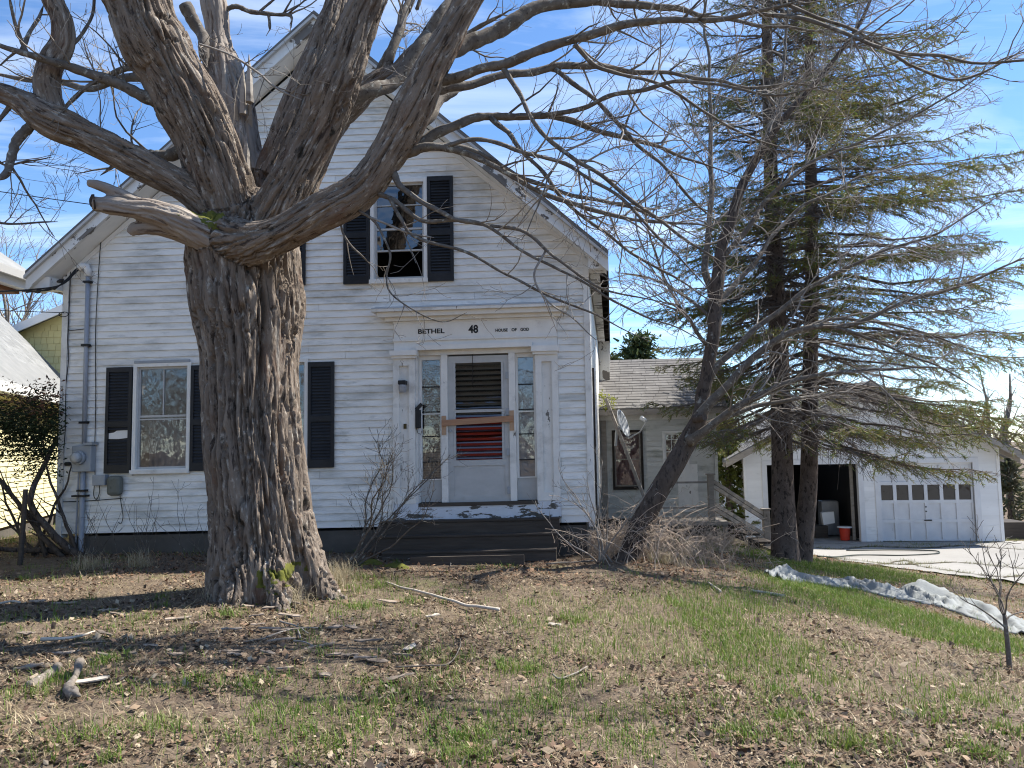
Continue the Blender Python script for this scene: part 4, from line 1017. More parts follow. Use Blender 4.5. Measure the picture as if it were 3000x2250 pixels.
# front block left of the view: only its eave corner shows
MB().box(-14, -8.5, 7.5, 12.0, 0, 4.2).build('front_block', 'yellow_pale', yh)
MB().box8([(-14, 7.1, 4.26), (-7.75, 7.1, 4.26), (-7.75, 12.35, 4.26), (-14, 12.35, 4.26), (-14, 7.1, 4.38), (-7.75, 7.1, 4.38), (-7.75, 12.35, 4.38), (-14, 12.35, 4.38)]).build('eave_box', 'gutter', yh)
MB().box(-8.45, -7.90, 7.2, 12.2, 4.20, 4.259).build('eave_soffit', 'brown_soffit', yh)
MB().box8([(-14, 7.0, 4.381), (-7.66, 7.0, 4.381), (-7.66, 12.42, 4.381), (-14, 12.42, 4.381), (-14, 7.0, 4.49), (-7.62, 7.0, 4.49), (-7.62, 12.46, 4.49), (-14, 12.46, 4.49)]).build('gutter', 'gutter', yh)
MB().box8([(-14, 7.0, 4.491), (-7.7, 7.0, 4.491), (-7.7, 12.4, 4.491), (-14, 12.4, 4.491), (-14, 9.0, 7.8), (-11.2, 9.0, 7.3), (-11.2, 10.4, 7.3), (-14, 10.4, 7.8)]).build('front_roof', 'neighbour_shingle', yh)
# ================================================================== TREES
def unit(v):
    return v / (np.linalg.norm(v) + 1e-12)
def rot_about(v, axis, a):
    axis = unit(axis)
    return v * math.cos(a) + np.cross(axis, v) * math.sin(a) + axis * (axis @ v) * (1 - math.cos(a))
def jitter(path, amp, rg, freq=3.0):
    s = np.concatenate([[0], np.cumsum(np.linalg.norm(np.diff(path, axis=0), axis=1))])
    off = np.stack([vnoise(np.stack([s * freq + 100 * rg.rand(), 0 * s + k * 7.7, 0 * s], 1)) - 0.5 for k in range(3)], 1) * 2 * amp
    off *= np.minimum(1, s / 0.3)[:, None]
    return path + off
def grow(out, p, d, L, r, lev, rg, cfg):
    """a branch that wanders, and its side branches"""
    n = max(4, int(L / cfg['seg'][min(lev, len(cfg['seg']) - 1)]))
    pts, dd = [p], unit(d)
    wob = cfg['wob']
    for i in range(n):
        dd = unit(dd + rg.normal(0, wob, 3) + np.array([0, 0, cfg['trop'] * (i / n)]))
        pts.append(pts[-1] + dd * L / n)
    pts = np.array(pts)
    rad = r * (1 - 0.72 * np.linspace(0, 1, n + 1))
    out.append((pts, rad, lev))
    if lev < cfg['max']:
        spawn(out, pts, rad, lev, rg, cfg, L)
def spawn(out, pts, rad, lev, rg, cfg, L, t0=0.15):
    s = np.concatenate([[0], np.cumsum(np.linalg.norm(np.diff(pts, axis=0), axis=1))]); tot = s[-1]
    den = cfg['den'][min(lev, len(cfg['den']) - 1)]
    k = rg.poisson(den * tot)
    for _ in range(k):
        t = t0 + (1 - t0) * rg.rand()
        i = min(np.searchsorted(s, t * tot), len(pts) - 1); i = max(i, 1)
        ax = unit(pts[i] - pts[i - 1])
        side = unit(np.cross(ax, rg.normal(0, 1, 3)) + np.array([0, 0, cfg.get('side_up', 0.15)]))
        a = D2R(rg.uniform(*cfg['ang']))
        d = unit(ax * math.cos(a) + side * math.sin(a))
        l = cfg['len'][min(lev, len(cfg['len']) - 1)] * rg.uniform(0.45, 1.25) * (1 - 0.55 * t)
        rr = min(rad[i] * 0.62, cfg['r'][min(lev, len(cfg['r']) - 1)] * rg.uniform(0.7, 1.3))
        grow(out, pts[i], d, l, rr, lev + 1, rg, cfg)
def sides(r):
    return 9 if r > 0.05 else 7 if r > 0.025 else 5 if r > 0.010 else 3
def build_branches(out, parent, big='limb_bark', small='twig_bark', split=0.011, rmin=0.0022, name='branch'):
    tw = MB()
    for pts, rad, lev in out:
        rad = np.maximum(rad, rmin)
        if rad[0] > split:
            MB().tube(pts, rad, sides(rad[0])).build(name, big, parent, smooth=True)
        else:
            tw.tube(pts, rad, sides(rad[0]))
    if tw.n: tw.build('twigs', small, parent, smooth=True, kind='stuff')

# ------------------------------------------------------------------ the great maple
TY = 7.8
def LP(rows, depth=None):
    """rows of (x, y, width, Y) in the 2212 px view -> points and radii"""
    pts = np.array([PV(x, y, Y) for x, y, w, Y in rows])
    rad = np.array([w * VS / FPX * Y / 2 * 0.985 for x, y, w, Y in rows])
    return pts, rad
def smooth_limb(rows, per=6):
    p, r = LP(rows)
    pr = catmull(np.hstack([p, r[:, None]]), per)
    return pr[:, :3], pr[:, 3]
MAPLE = thing('maple_tree', 'huge old bare maple with split trunk and deeply furrowed bark on the lawn', 'tree', (-2.5, TY, tz(-2.5, TY)))
main = {
 'trunk': [(578, 1350, 268, 7.8), (574, 1285, 258, 7.8), (568, 1200, 248, 7.8), (561, 1100, 232, 7.8), (552, 1000, 216, 7.8), (546, 900, 210, 7.8), (543, 800, 216, 7.8), (539, 700, 232, 7.8), (530, 610, 250, 7.8), (525, 545, 262, 7.8), (524, 495, 240, 7.8), (528, 420, 150, 7.8)],
 'A': [(520, 520, 150, 7.7), (478, 400, 150, 7.55), (432, 280, 146, 7.4), (372, 160, 150, 7.25), (318, 60, 158, 7.1), (280, -40, 150, 7.0), (235, -160, 130, 6.9), (190, -320, 105, 6.8)],
 'B': [(530, 500, 130, 8.0), (515, 380, 118, 8.1), (500, 260, 106, 8.15), (488, 170, 96, 8.2), (470, 90, 60, 8.2), (462, 10, 56, 8.2), (455, -70, 50, 8.2), (448, -130, 22, 8.2)],
 'C1': [(560, 490, 110, 8.0), (590, 380, 80, 8.1), (640, 250, 84, 8.2), (690, 130, 84, 8.3), (735, 10, 76, 8.4), (770, -110, 62, 8.5)],
 'C2': [(570, 510, 130, 7.6), (625, 400, 104, 7.5), (680, 290, 100, 7.45), (728, 180, 104, 7.4), (768, 70, 96, 7.35), (800, -20, 86, 7.3), (835, -140, 74, 7.2), (880, -290, 60, 7.0), (950, -460, 46, 6.8), (1040, -650, 34, 6.5)],
 'D': [(500, 460, 70, 7.75), (496, 512, 104, 7.45), (545, 525, 98, 7.22), (612, 501, 84, 7.1), (690, 462, 84, 7.0), (775, 405, 80, 6.95), (838, 330, 80, 6.9), (885, 240, 84, 6.85), (930, 150, 76, 6.8), (985, 60, 62, 6.75), (1030, -20, 52, 6.7), (1085, -110, 46, 6.6), (1180, -230, 40, 6.4), (1300, -360, 34, 6.1), (1420, -520, 26, 5.8)],
 'collar': [(400, 492, 55, 7.40), (445, 512, 84, 7.40), (500, 524, 98, 7.38), (560, 520, 88, 7.30), (620, 505, 66, 7.18)],
 'E': [(480, 470, 100, 7.55), (410, 412, 70, 7.4), (330, 365, 72, 7.25), (250, 326, 74, 7.1), (170, 286, 72, 6.95), (105, 258, 72, 6.85), (45, 218, 46, 6.8), (-30, 190, 40, 6.7), (-130, 170, 30, 6.6)],
 'E_up': [(125, 265, 60, 6.9), (102, 190, 58, 6.88), (108, 140, 56, 6.86), (132, 90, 54, 6.84), (130, 40, 48, 6.8), (108, -10, 46, 6.76), (90, -90, 40, 6.7), (95, -180, 30, 6.65)],
 'F': [(470, 520, 95, 7.4), (400, 482, 72, 7.2), (330, 456, 58, 7.05), (270, 446, 48, 6.95), (222, 440, 42, 6.9), (203, 437, 38, 6.88)],
 'F_prong': [(300, 440, 34, 7.0), (250, 418, 28, 6.95), (215, 402, 24, 6.9), (193, 396, 18, 6.88)],
 'F_low': [(420, 510, 60, 7.3), (350, 492, 42, 7.2), (300, 494, 34, 7.12), (284, 506, 18, 7.1)],
 'G': [(640, 410, 90, 7.9), (690, 320, 70, 8.0), (745, 240, 62, 8.1), (800, 190, 58, 8.15), (852, 165, 54, 8.2), (890, 120, 40, 8.25), (950, 40, 36, 8.3), (1000, -40, 28, 8.35)],
}
def smooth_from(rows): return smooth_limb(rows, 6)
SLIM = {'trunk': 0.975, 'A': 0.96, 'B': 1.0, 'C1': 0.98, 'C2': 0.98, 'D': 1.06, 'E': 1.06, 'E_up': 1.02, 'G': 1.0, 'F': 0.95, 'F_prong': 0.95, 'F_low': 0.95}      # width across the limb, not along the horizontal
LIMBS = {k: (smooth_from(v)[0], smooth_from(v)[1] * SLIM.get(k, 0.92)) for k, v in main.items()}
def root(ang, L, r, dz):
    c = np.array([-2.53, TY, 0]); d = np.array([math.cos(ang), math.sin(ang), 0])
    pts, rad = [], []
    for t in np.linspace(0, 1, 8):
        p = c + d * (0.30 + L * t)
        g = tz(p[0], p[1])
        pts.append([p[0], p[1], g + dz * (1 - t) ** 1.9 - 0.06 * t]); rad.append(r * (1 - 0.72 * t))
    return np.array(pts), np.array(rad)
for k, (a, L, r, dz) in enumerate(((-0.25, 0.60, 0.24, 0.72), (-1.0, 0.55, 0.21, 0.50), (-1.75, 0.46, 0.22, 0.42), (-2.6, 0.12, 0.16, 0.4), (2.9, 0.14, 0.15, 0.3), (0.7, 0.5, 0.2, 0.4), (1.8, 0.5, 0.2, 0.4))):
    LIMBS['root%d' % k] = root(a, L, r, dz)
def limb_frame(pts):
    ax = unit(pts[-1] - pts[0])
    e1 = unit(np.cross(ax, [0.13, 1.0, 0.07])); return e1, np.cross(ax, e1)
def make_maple_body():
    rg = RS(2)
    mb = MB()
    for k, (p, r) in LIMBS.items():
        if k not in ('trunk',) and not k.startswith('root'): p = jitter(p, 0.022, rg, 2.2)
        LIMBS[k] = (p, r)
        s = np.linspace(0, 1, len(p))
        lump = 1 + 0.16 * (vnoise(np.stack([s * 11 + len(p) * 3.1, 0 * s + hash(k) % 7 * 0, 0 * s + len(k)], 1)) - 0.5)
        mb.tube(p, r * lump, 22)
    me, c = mb.mesh('maple_raw', centre=False)
    o = bpy.data.objects.new('maple_raw', me); COL.objects.link(o)
    md = o.modifiers.new('remesh', 'REMESH'); md.mode = 'VOXEL'; md.voxel_size = 0.0125
    sm = o.modifiers.new('smooth', 'SMOOTH'); sm.iterations = 12; sm.factor = 0.5
    bpy.context.view_layer.update()
    new = bpy.data.meshes.new_from_object(o.evaluated_get(bpy.context.evaluated_depsgraph_get()))
    bpy.data.objects.remove(o)
    n = len(new.vertices)
    co = np.empty(n * 3); new.vertices.foreach_get('co', co); co = co.reshape(-1, 3)
    no = np.empty(n * 3); new.vertices.foreach_get('normal', no); no = no.reshape(-1, 3)
    # nearest limb for each vertex -> bark coordinates that follow the grain
    best = np.full(n, 1e9); loc = np.zeros((n, 3)); R = np.ones(n); dead = np.zeros(n); lat = np.zeros(n); hgt = co[:, 2].copy(); istr = np.zeros(n)
    for li, (k, (p, r)) in enumerate(LIMBS.items()):
        if k.startswith('root'): continue
        e1, e2 = limb_frame(p)
        cum = np.concatenate([[0], np.cumsum(np.linalg.norm(np.diff(p, axis=0), axis=1))])
        kq = np.full(n, 1e9); kl = np.zeros((n, 3)); kr = np.ones(n); kx = np.zeros(n)
        for i in range(0, len(p) - 1, 2):
            j = min(i + 2, len(p) - 1)
            a, b = p[i], p[j]
            ab = b - a; L2 = ab @ ab
            t = np.clip(((co - a) @ ab) / L2, 0, 1)
            q = co - (a + t[:, None] * ab)
            qn = np.linalg.norm(q, axis=1)
            m = qn < kq
            kq[m] = qn[m]
            rr = r[i] + (r[j] - r[i]) * t
            s = cum[i] + t * (cum[j] - cum[i])
            kl[m] = np.stack([q @ e1, q @ e2, s + li * 3.7], 1)[m]; kr[m] = rr[m]; kx[m] = (q[:, 0] / rr)[m]
        m = kq - kr < best
        best[m] = (kq - kr)[m]; loc[m] = kl[m]; R[m] = kr[m]; lat[m] = kx[m]
        dead[m] = 1.0 if k in ('B', 'F', 'F_prong', 'F_low') else 0.0
        istr[m] = 1.0 if k == 'trunk' else 0.0
    # furrows: ridged noise stretched along the grain
    w = loc.copy(); w[:, :2] += 0.05 * (fbm(loc * [4, 4, 1.4], 2)[:, None] - 0.5)
    ca, sa = math.cos(0.6), math.sin(0.6)
    w = np.stack([w[:, 0] * ca - w[:, 1] * sa, w[:, 0] * sa + w[:, 1] * ca, w[:, 2]], 1)
    RM = np.array(Matrix.Rotation(0.9, 3, (0.5, 0.7, 0.4)))         # turn the noise lattice out of the grain so that no rows show
    f1 = np.abs(2 * fbm((w * [11, 11, 0.9]) @ RM, 3) - 1)
    f2 = np.abs(2 * fbm((w * [21, 21, 2.0] + 31.0) @ RM, 2) - 1)
    f3 = fbm((loc * [5, 5, 1.1] + 9.0) @ RM, 3) - 0.5
    plates = fbm((loc * [18, 18, 5.0] + 3.0) @ RM, 3)
    amp = np.clip(R / 0.36, 0.10, 1.0)
    dsp = amp * (0.56 * np.minimum(f1, 0.125) + 0.30 * np.minimum(f2, 0.12) + 0.10 * f3 + 0.03 * plates - 0.126)
    dsp *= np.where(dead > 0, 0.75, 1.0)
    fr = (no[:, 1] < 0) & (istr > 0)
    zt = co[:, 2]
    for c0, c1, z0, z1, wd, dp in ((-0.03, -0.07, 1.7, 3.5, 0.045, 0.085), (0.50, 0.56, 1.2, 3.5, 0.05, 0.10), (0.40, 0.36, 0.3, 1.5, 0.04, 0.05), (-0.55, -0.48, 0.3, 2.6, 0.035, 0.05), (0.80, 0.74, 0.5, 2.2, 0.035, 0.05)):
        cc = c0 + (c1 - c0) * np.clip((zt - z0) / (z1 - z0), 0, 1) + 0.05 * np.sin(zt * 3.1 + c0 * 9)
        fade = np.clip((zt - z0) / 0.5, 0, 1) * np.clip((z1 - zt) / 0.4, 0, 1)
        dsp -= np.where(fr, dp * np.exp(-((lat - cc) / wd) ** 2) * fade, 0)
    co2 = co + no * dsp[:, None]
    new.vertices.foreach_set('co', co2.ravel())
    at = new.attributes.new('bk', 'FLOAT_VECTOR', 'POINT'); at.data.foreach_set('vector', loc.ravel())
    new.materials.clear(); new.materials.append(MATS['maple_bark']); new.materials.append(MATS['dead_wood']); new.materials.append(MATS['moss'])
    npoly = len(new.polygons)
    vi = np.empty(len(new.loops), dtype=np.int64); new.loops.foreach_get('vertex_index', vi)
    ls = np.empty(npoly, dtype=np.int64); new.polygons.foreach_get('loop_start', ls)
    v0 = vi[ls]
    mi = np.where(dead[v0] > 0, 1, 0)
    # bare wood scars on limb A and mossy crotch and root
    ms = fbm(co[v0] * 9.0, 3)
    crotch = (np.linalg.norm((co[v0] - PV(455, 500, 7.4)) * [1, 0.6, 1.6], axis=1) < 0.30) & (no[v0][:, 2] > 0.1) & (ms > 0.56)
    rootm = (co[v0][:, 2] < 0.55) & (np.abs(co[v0][:, 0] + 2.18) < 0.22) & (ms > 0.57) & (no[v0][:, 1] < 0)
    mi = np.where(crotch | rootm, 2, mi)
    new.polygons.foreach_set('material_index', mi.astype(np.int32))
    new.polygons.foreach_set('use_smooth', [True] * npoly)
    new.update()
    c = Vector((-2.5, TY, 2.5))
    new.transform(Matrix.Translation(-c))
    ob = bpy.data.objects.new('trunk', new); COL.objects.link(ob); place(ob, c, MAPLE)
make_maple_body()
MAPLE_CFG = dict(seg=[0.10, 0.08, 0.06, 0.05], wob=0.13, trop=0.05, max=3, den=[5.2, 6.5, 6.0], ang=(28, 68), len=[0.95, 0.45, 0.20], r=[0.011, 0.0062, 0.0036], side_up=0.25)
second = [
 # left side, thinner limbs off A and E
 [(420, 262, 34, 7.4), (340, 222, 32, 7.2), (262, 188, 30, 7.05), (190, 160, 26, 6.9), (130, 138, 20, 6.75), (60, 115, 17, 6.6), (-20, 85, 12, 6.5), (-110, 60, 8, 6.4)],
 [(440, 300, 40, 7.5), (395, 322, 34, 7.6), (345, 335, 30, 7.7), (295, 332, 27, 7.8), (235, 322, 22, 7.85), (170, 282, 16, 7.9), (110, 262, 12, 8.0), (20, 240, 9, 8.1)],
 [(300, 330, 16, 7.8), (262, 340, 12, 7.7), (215, 378, 8, 7.6)],
 [(380, 195, 26, 7.6), (320, 165, 25, 7.8), (250, 168, 20, 7.9), (190, 190, 15, 8.0), (120, 175, 16, 8.1), (40, 168, 15, 8.2), (-60, 160, 10, 8.3)],
 [(365, 140, 22, 7.7), (290, 145, 18, 7.9), (215, 170, 14, 8.1), (150, 225, 10, 8.2), (140, 260, 8, 8.3)],
 [(75, 262, 26, 6.85), (42, 300, 24, 6.8), (26, 335, 22, 6.75), (10, 372, 18, 6.7), (-30, 395, 13, 6.6)],
 [(60, 118, 13, 6.6), (42, 80, 11, 6.55), (25, 40, 9, 6.5), (12, -20, 8, 6.4)],
 [(45, 115, 13, 6.6), (70, 60, 10, 6.7), (90, 10, 8, 6.8)],
 [(130, 120, 10, 6.85), (170, 80, 9, 6.9), (200, 20, 8, 7.0), (215, -40, 7, 7.0)],
 [(30, 218, 14, 6.8), (0, 260, 11, 6.75), (-40, 290, 8, 6.7)],
 [(-60, 260, 14, 7.4), (0, 350, 7, 7.5), (60, 348, 5, 7.55), (110, 340, 3.5, 7.6)],
 [(-60, 470, 14, 7.4), (0, 480, 7, 7.5), (60, 484, 5, 7.55), (125, 478, 3.5, 7.6)],
 # from the dead stub
 [(485, 22, 13, 8.2), (510, 14, 13, 8.2), (545, 26, 12, 8.25), (590, 30, 10, 8.3), (625, 32, 9, 8.3), (634, 60, 8, 8.3)],
 [(580, 28, 9, 8.3), (583, 66, 8, 8.3)],
 [(560, 26, 7, 8.3), (600, -10, 6, 8.3), (650, -60, 5, 8.4)],
 [(400, 10, 34, 7.9), (420, 60, 32, 7.95), (445, 110, 26, 7.95), (452, 150, 18, 7.95)],
 [(430, 95, 6, 7.2), (490, 118, 6, 7.2), (550, 155, 6, 7.2), (590, 185, 6, 7.15), (652, 218, 8, 7.15)],
 [(590, 185, 4, 7.15), (620, 195, 4, 7.2), (683, 210, 3, 7.3)],
 # cluster above the right fork
 [(690, 300, 30, 7.65), (745, 238, 38, 7.68), (790, 205, 40, 7.7), (850, 172, 36, 7.9), (905, 100, 30, 8.0), (960, 20, 26, 8.1), (1010, -60, 20, 8.2)],
 [(830, 190, 26, 8.2), (846, 120, 25, 8.2), (866, 50, 23, 8.3), (895, -30, 18, 8.4)],
 [(812, 160, 14, 8.4), (850, 85, 13, 8.4), (880, 20, 11, 8.5), (910, -50, 9, 8.5)],
 [(880, 120, 15, 8.3), (960, 100, 14, 8.2), (1030, 60, 12, 8.1), (1110, 20, 10, 8.0)],
 [(900, 20, 11, 8.4), (915, -30, 9, 8.4)],
 # the great right-hand spray
 [(925, 172, 42, 6.85), (985, 165, 28, 6.8), (1060, 146, 26, 6.7), (1150, 116, 26, 6.6), (1250, 84, 24, 6.5), (1340, 58, 21, 6.4), (1440, 45, 18, 6.3), (1560, 36, 13, 6.2), (1700, 10, 9, 6.1), (1850, -20, 7, 6.0)],
 [(945, 128, 46, 6.8), (1020, 85, 40, 6.9), (1100, 52, 38, 7.0), (1165, 12, 34, 7.1), (1260, 2, 26, 7.2), (1370, 6, 20, 7.3), (1475, 24, 14, 7.4), (1600, 48, 10, 7.5), (1740, 60, 8, 7.6), (1900, 50, 6, 7.7)],
 [(920, 195, 32, 6.9), (1000, 190, 24, 7.1), (1090, 162, 20, 7.2), (1180, 148, 19, 7.3), (1270, 142, 17, 7.4), (1360, 152, 13, 7.5), (1475, 160, 10, 7.6), (1600, 185, 8, 7.7), (1720, 180, 6, 7.8), (1850, 200, 4, 7.9)],
 [(870, 300, 44, 7.0), (930, 250, 34, 7.3), (960, 205, 28, 7.5), (1000, 180, 22, 7.7)],
 [(880, 320, 34, 7.0), (960, 285, 26, 7.1), (1040, 250, 21, 7.2), (1110, 250, 19, 7.25), (1200, 252, 16, 7.3), (1300, 280, 13, 7.4), (1400, 308, 11, 7.5), (1500, 345, 8, 7.6), (1640, 400, 5, 7.7)],
 [(870, 330, 36, 6.95), (930, 318, 22, 6.9), (1000, 330, 18, 6.85), (1070, 360, 15, 6.8), (1150, 405, 13, 6.8), (1250, 445, 12, 6.75), (1350, 470, 10, 6.7), (1470, 482, 8, 6.7), (1600, 510, 5, 6.7)],
 [(930, 315, 18, 6.9), (1010, 318, 15, 7.0), (1075, 350, 12, 7.1), (1150, 390, 12, 7.2), (1230, 420, 11, 7.3), (1310, 435, 9, 7.4), (1420, 470, 7, 7.5), (1560, 540, 4, 7.6)],
 [(1085, 145, 16, 6.7), (1120, 200, 13, 6.6), (1150, 262, 12, 6.55), (1230, 335, 12, 6.5), (1320, 400, 11, 6.45), (1420, 470, 9, 6.4), (1510, 540, 7, 6.4), (1600, 590, 4, 6.4)],
 [(1060, 255, 15, 7.2), (1120, 315, 12, 7.0), (1190, 400, 10, 6.9), (1240, 455, 9, 6.85), (1330, 520, 8, 6.8), (1450, 600, 6, 6.75), (1560, 660, 4, 6.7)],
 [(1200, 150, 14, 7.3), (1280, 215, 12, 7.2), (1350, 285, 11, 7.1), (1420, 350, 9, 7.0), (1480, 420, 8, 6.95), (1580, 500, 5, 6.9)],
 [(1170, 250, 14, 7.2), (1260, 235, 13, 7.0), (1330, 205, 12, 6.8), (1420, 182, 11, 6.6), (1540, 180, 8, 6.4), (1680, 205, 6, 6.2), (1820, 180, 4, 6.1)],
 [(1240, 95, 14, 6.5), (1300, 150, 11, 6.6), (1400, 175, 9, 6.7), (1490, 220, 8, 6.8), (1600, 290, 6, 6.9), (1750, 340, 4, 7.0)],
 [(940, 320, 14, 6.9), (1040, 305, 12, 6.7), (1130, 330, 11, 6.6), (1230, 360, 10, 6.5), (1340, 430, 9, 6.45), (1440, 530, 7, 6.4), (1540, 640, 4, 6.4)],
 [(1640, 30, 12, 6.2), (1760, 45, 12, 6.0), (1900, 100, 11, 5.8), (2050, 130, 9, 5.7), (2212, 130, 7, 5.6), (2330, 110, 5, 5.5)],
 [(1700, 10, 10, 6.1), (1850, 70, 9, 6.0), (1960, 140, 8, 5.9), (2080, 170, 7, 5.8), (2230, 95, 5, 5.7)],
 # the crown above the view
 [(1180, -230, 26, 6.4), (1350, -300, 22, 5.9), (1560, -380, 18, 5.3), (1800, -470, 13, 4.8), (2050, -600, 8, 4.4)],
 [(1300, -360, 24, 6.1), (1320, -560, 20, 5.5), (1380, -800, 16, 5.0), (1450, -1100, 10, 4.6)],
 [(1420, -520, 22, 5.8), (1600, -640, 18, 5.3), (1800, -820, 13, 4.9), (2000, -1000, 8, 4.6)],
 [(880, -290, 34, 7.0), (1000, -420, 28, 6.4), (1150, -600, 22, 5.8), (1250, -850, 16, 5.2), (1300, -1100, 10, 4.8)],
 [(950, -460, 30, 6.8), (900, -700, 24, 6.2), (880, -950, 18, 5.6), (900, -1200, 11, 5.1)],
 [(1040, -650, 28, 6.5), (1180, -900, 22, 6.0), (1350, -1150, 15, 5.5), (1500, -1400, 9, 5.1)],
 [(1650, -400, 14, 5.1), (1900, -360, 12, 4.7), (2150, -420, 9, 4.4), (2400, -540, 6, 4.1)],
 [(1560, -380, 14, 5.3), (1750, -260, 12, 5.2), (1950, -160, 9, 5.1), (2180, -120, 6, 5.0)],
 [(190, -320, 50, 6.8), (120, -480, 40, 6.5), (60, -700, 30, 6.2), (40, -950, 18, 5.8)],
 # low boughs over the upper window and the door
 [(792, 412, 15, 6.95), (842, 428, 14, 6.9), (885, 455, 12, 6.85), (920, 478, 11, 6.8), (985, 475, 11, 6.75), (1050, 488, 9, 6.7), (1125, 535, 8, 6.65), (1230, 592, 7, 6.6), (1330, 650, 6, 6.55), (1450, 705, 4.5, 6.5), (1600, 760, 3, 6.5)],
 [(850, 372, 20, 6.9), (868, 410, 16, 6.85), (905, 440, 13, 6.8), (965, 465, 12, 6.75), (1045, 482, 10, 6.7), (1130, 505, 9, 6.65), (1220, 570, 8, 6.6), (1320, 630, 6.5, 6.55), (1480, 660, 4, 6.5)],
 [(842, 428, 11, 6.9), (862, 470, 10, 6.85), (882, 500, 9, 6.8), (940, 525, 9, 6.75), (1010, 545, 8, 6.7), (1090, 590, 7, 6.65), (1190, 640, 6.5, 6.6), (1290, 680, 5.5, 6.55), (1400, 740, 4, 6.5)],
 [(765, 450, 8, 6.95), (800, 470, 8, 6.9), (822, 500, 7, 6.85), (840, 545, 6, 6.8), (835, 595, 5, 6.8), (850, 640, 4.5, 6.75), (900, 675, 4, 6.75), (960, 694, 3.5, 6.7), (1010, 672, 2.5, 6.7)],
 [(1180, 540, 7, 6.65), (1150, 600, 6, 6.6), (1180, 650, 5, 6.6), (1240, 690, 4, 6.6), (1290, 730, 3, 6.6)],
 [(735, 465, 7, 7.0), (745, 510, 6, 7.0), (790, 560, 5, 7.0)],
 [(800, 470, 6, 6.9), (880, 500, 6, 6.8), (935, 512, 5, 6.8)],
]
def make_maple_limbs():
    rg = RS(11)
    out = []
    for k, rows in enumerate(second):
        p, r = smooth_limb(rows, 7)
        p = jitter(p, 0.02 + 0.3 * float(np.mean(r)), rg, 3.5)
        r = r * (1 + 0.22 * (rg.rand(len(r)) - 0.5)) * 0.88
        r = np.minimum(r, 0.003 + np.maximum(0, (1 - np.linspace(0, 1, len(r))) / 0.22) * r)
        out.append((p, r, 0))
        cfg = dict(MAPLE_CFG)
        if rows[0][1] > 360 and rows[0][0] > 700: cfg['den'] = [2.6, 3.6, 4.0]; cfg['len'] = [0.75, 0.40, 0.18]
        spawn(out, p, r, 0, rg, cfg, 2.0, 0.25)
    for k in ('A', 'C1', 'C2', 'D', 'E', 'E_up', 'G'):
        p, r = LIMBS[k]
        cfg = dict(MAPLE_CFG); cfg['den'] = [0.9, 2.6, 4.0]; cfg['r'] = [0.011, 0.006, 0.0035]
        spawn(out, p, r, 0, rg, cfg, 2.0, 0.55)
    build_branches(out, MAPLE, 'limb_bark', 'twig_bark', split=0.012)
make_maple_limbs()
# splinters of the broken dead stem
def make_splinters():
    rg = RS(4)
    for k in range(9):
        x = rg.uniform(476, 540); y = rg.uniform(150, 300)
        a = PV(x, y + 70, 7.75 + rg.uniform(0, .4)); b = PV(x + rg.uniform(-6, 6), y - rg.uniform(10, 40), 7.75 + rg.uniform(0, .4))
        MB().tube([a, (a + b) / 2, b], [0.045, 0.035, 0.004], 5).build('splinter', 'old_wood', MAPLE)
    e = PV(204, 437, 6.865)
    MB().tube([PV(206, 437, 6.88), PV(200, 437, 6.87), PV(198.5, 437, 6.865)], [0.075, 0.074, 0.05], 12).build('cut_end', 'rotten', MAPLE)
make_splinters()

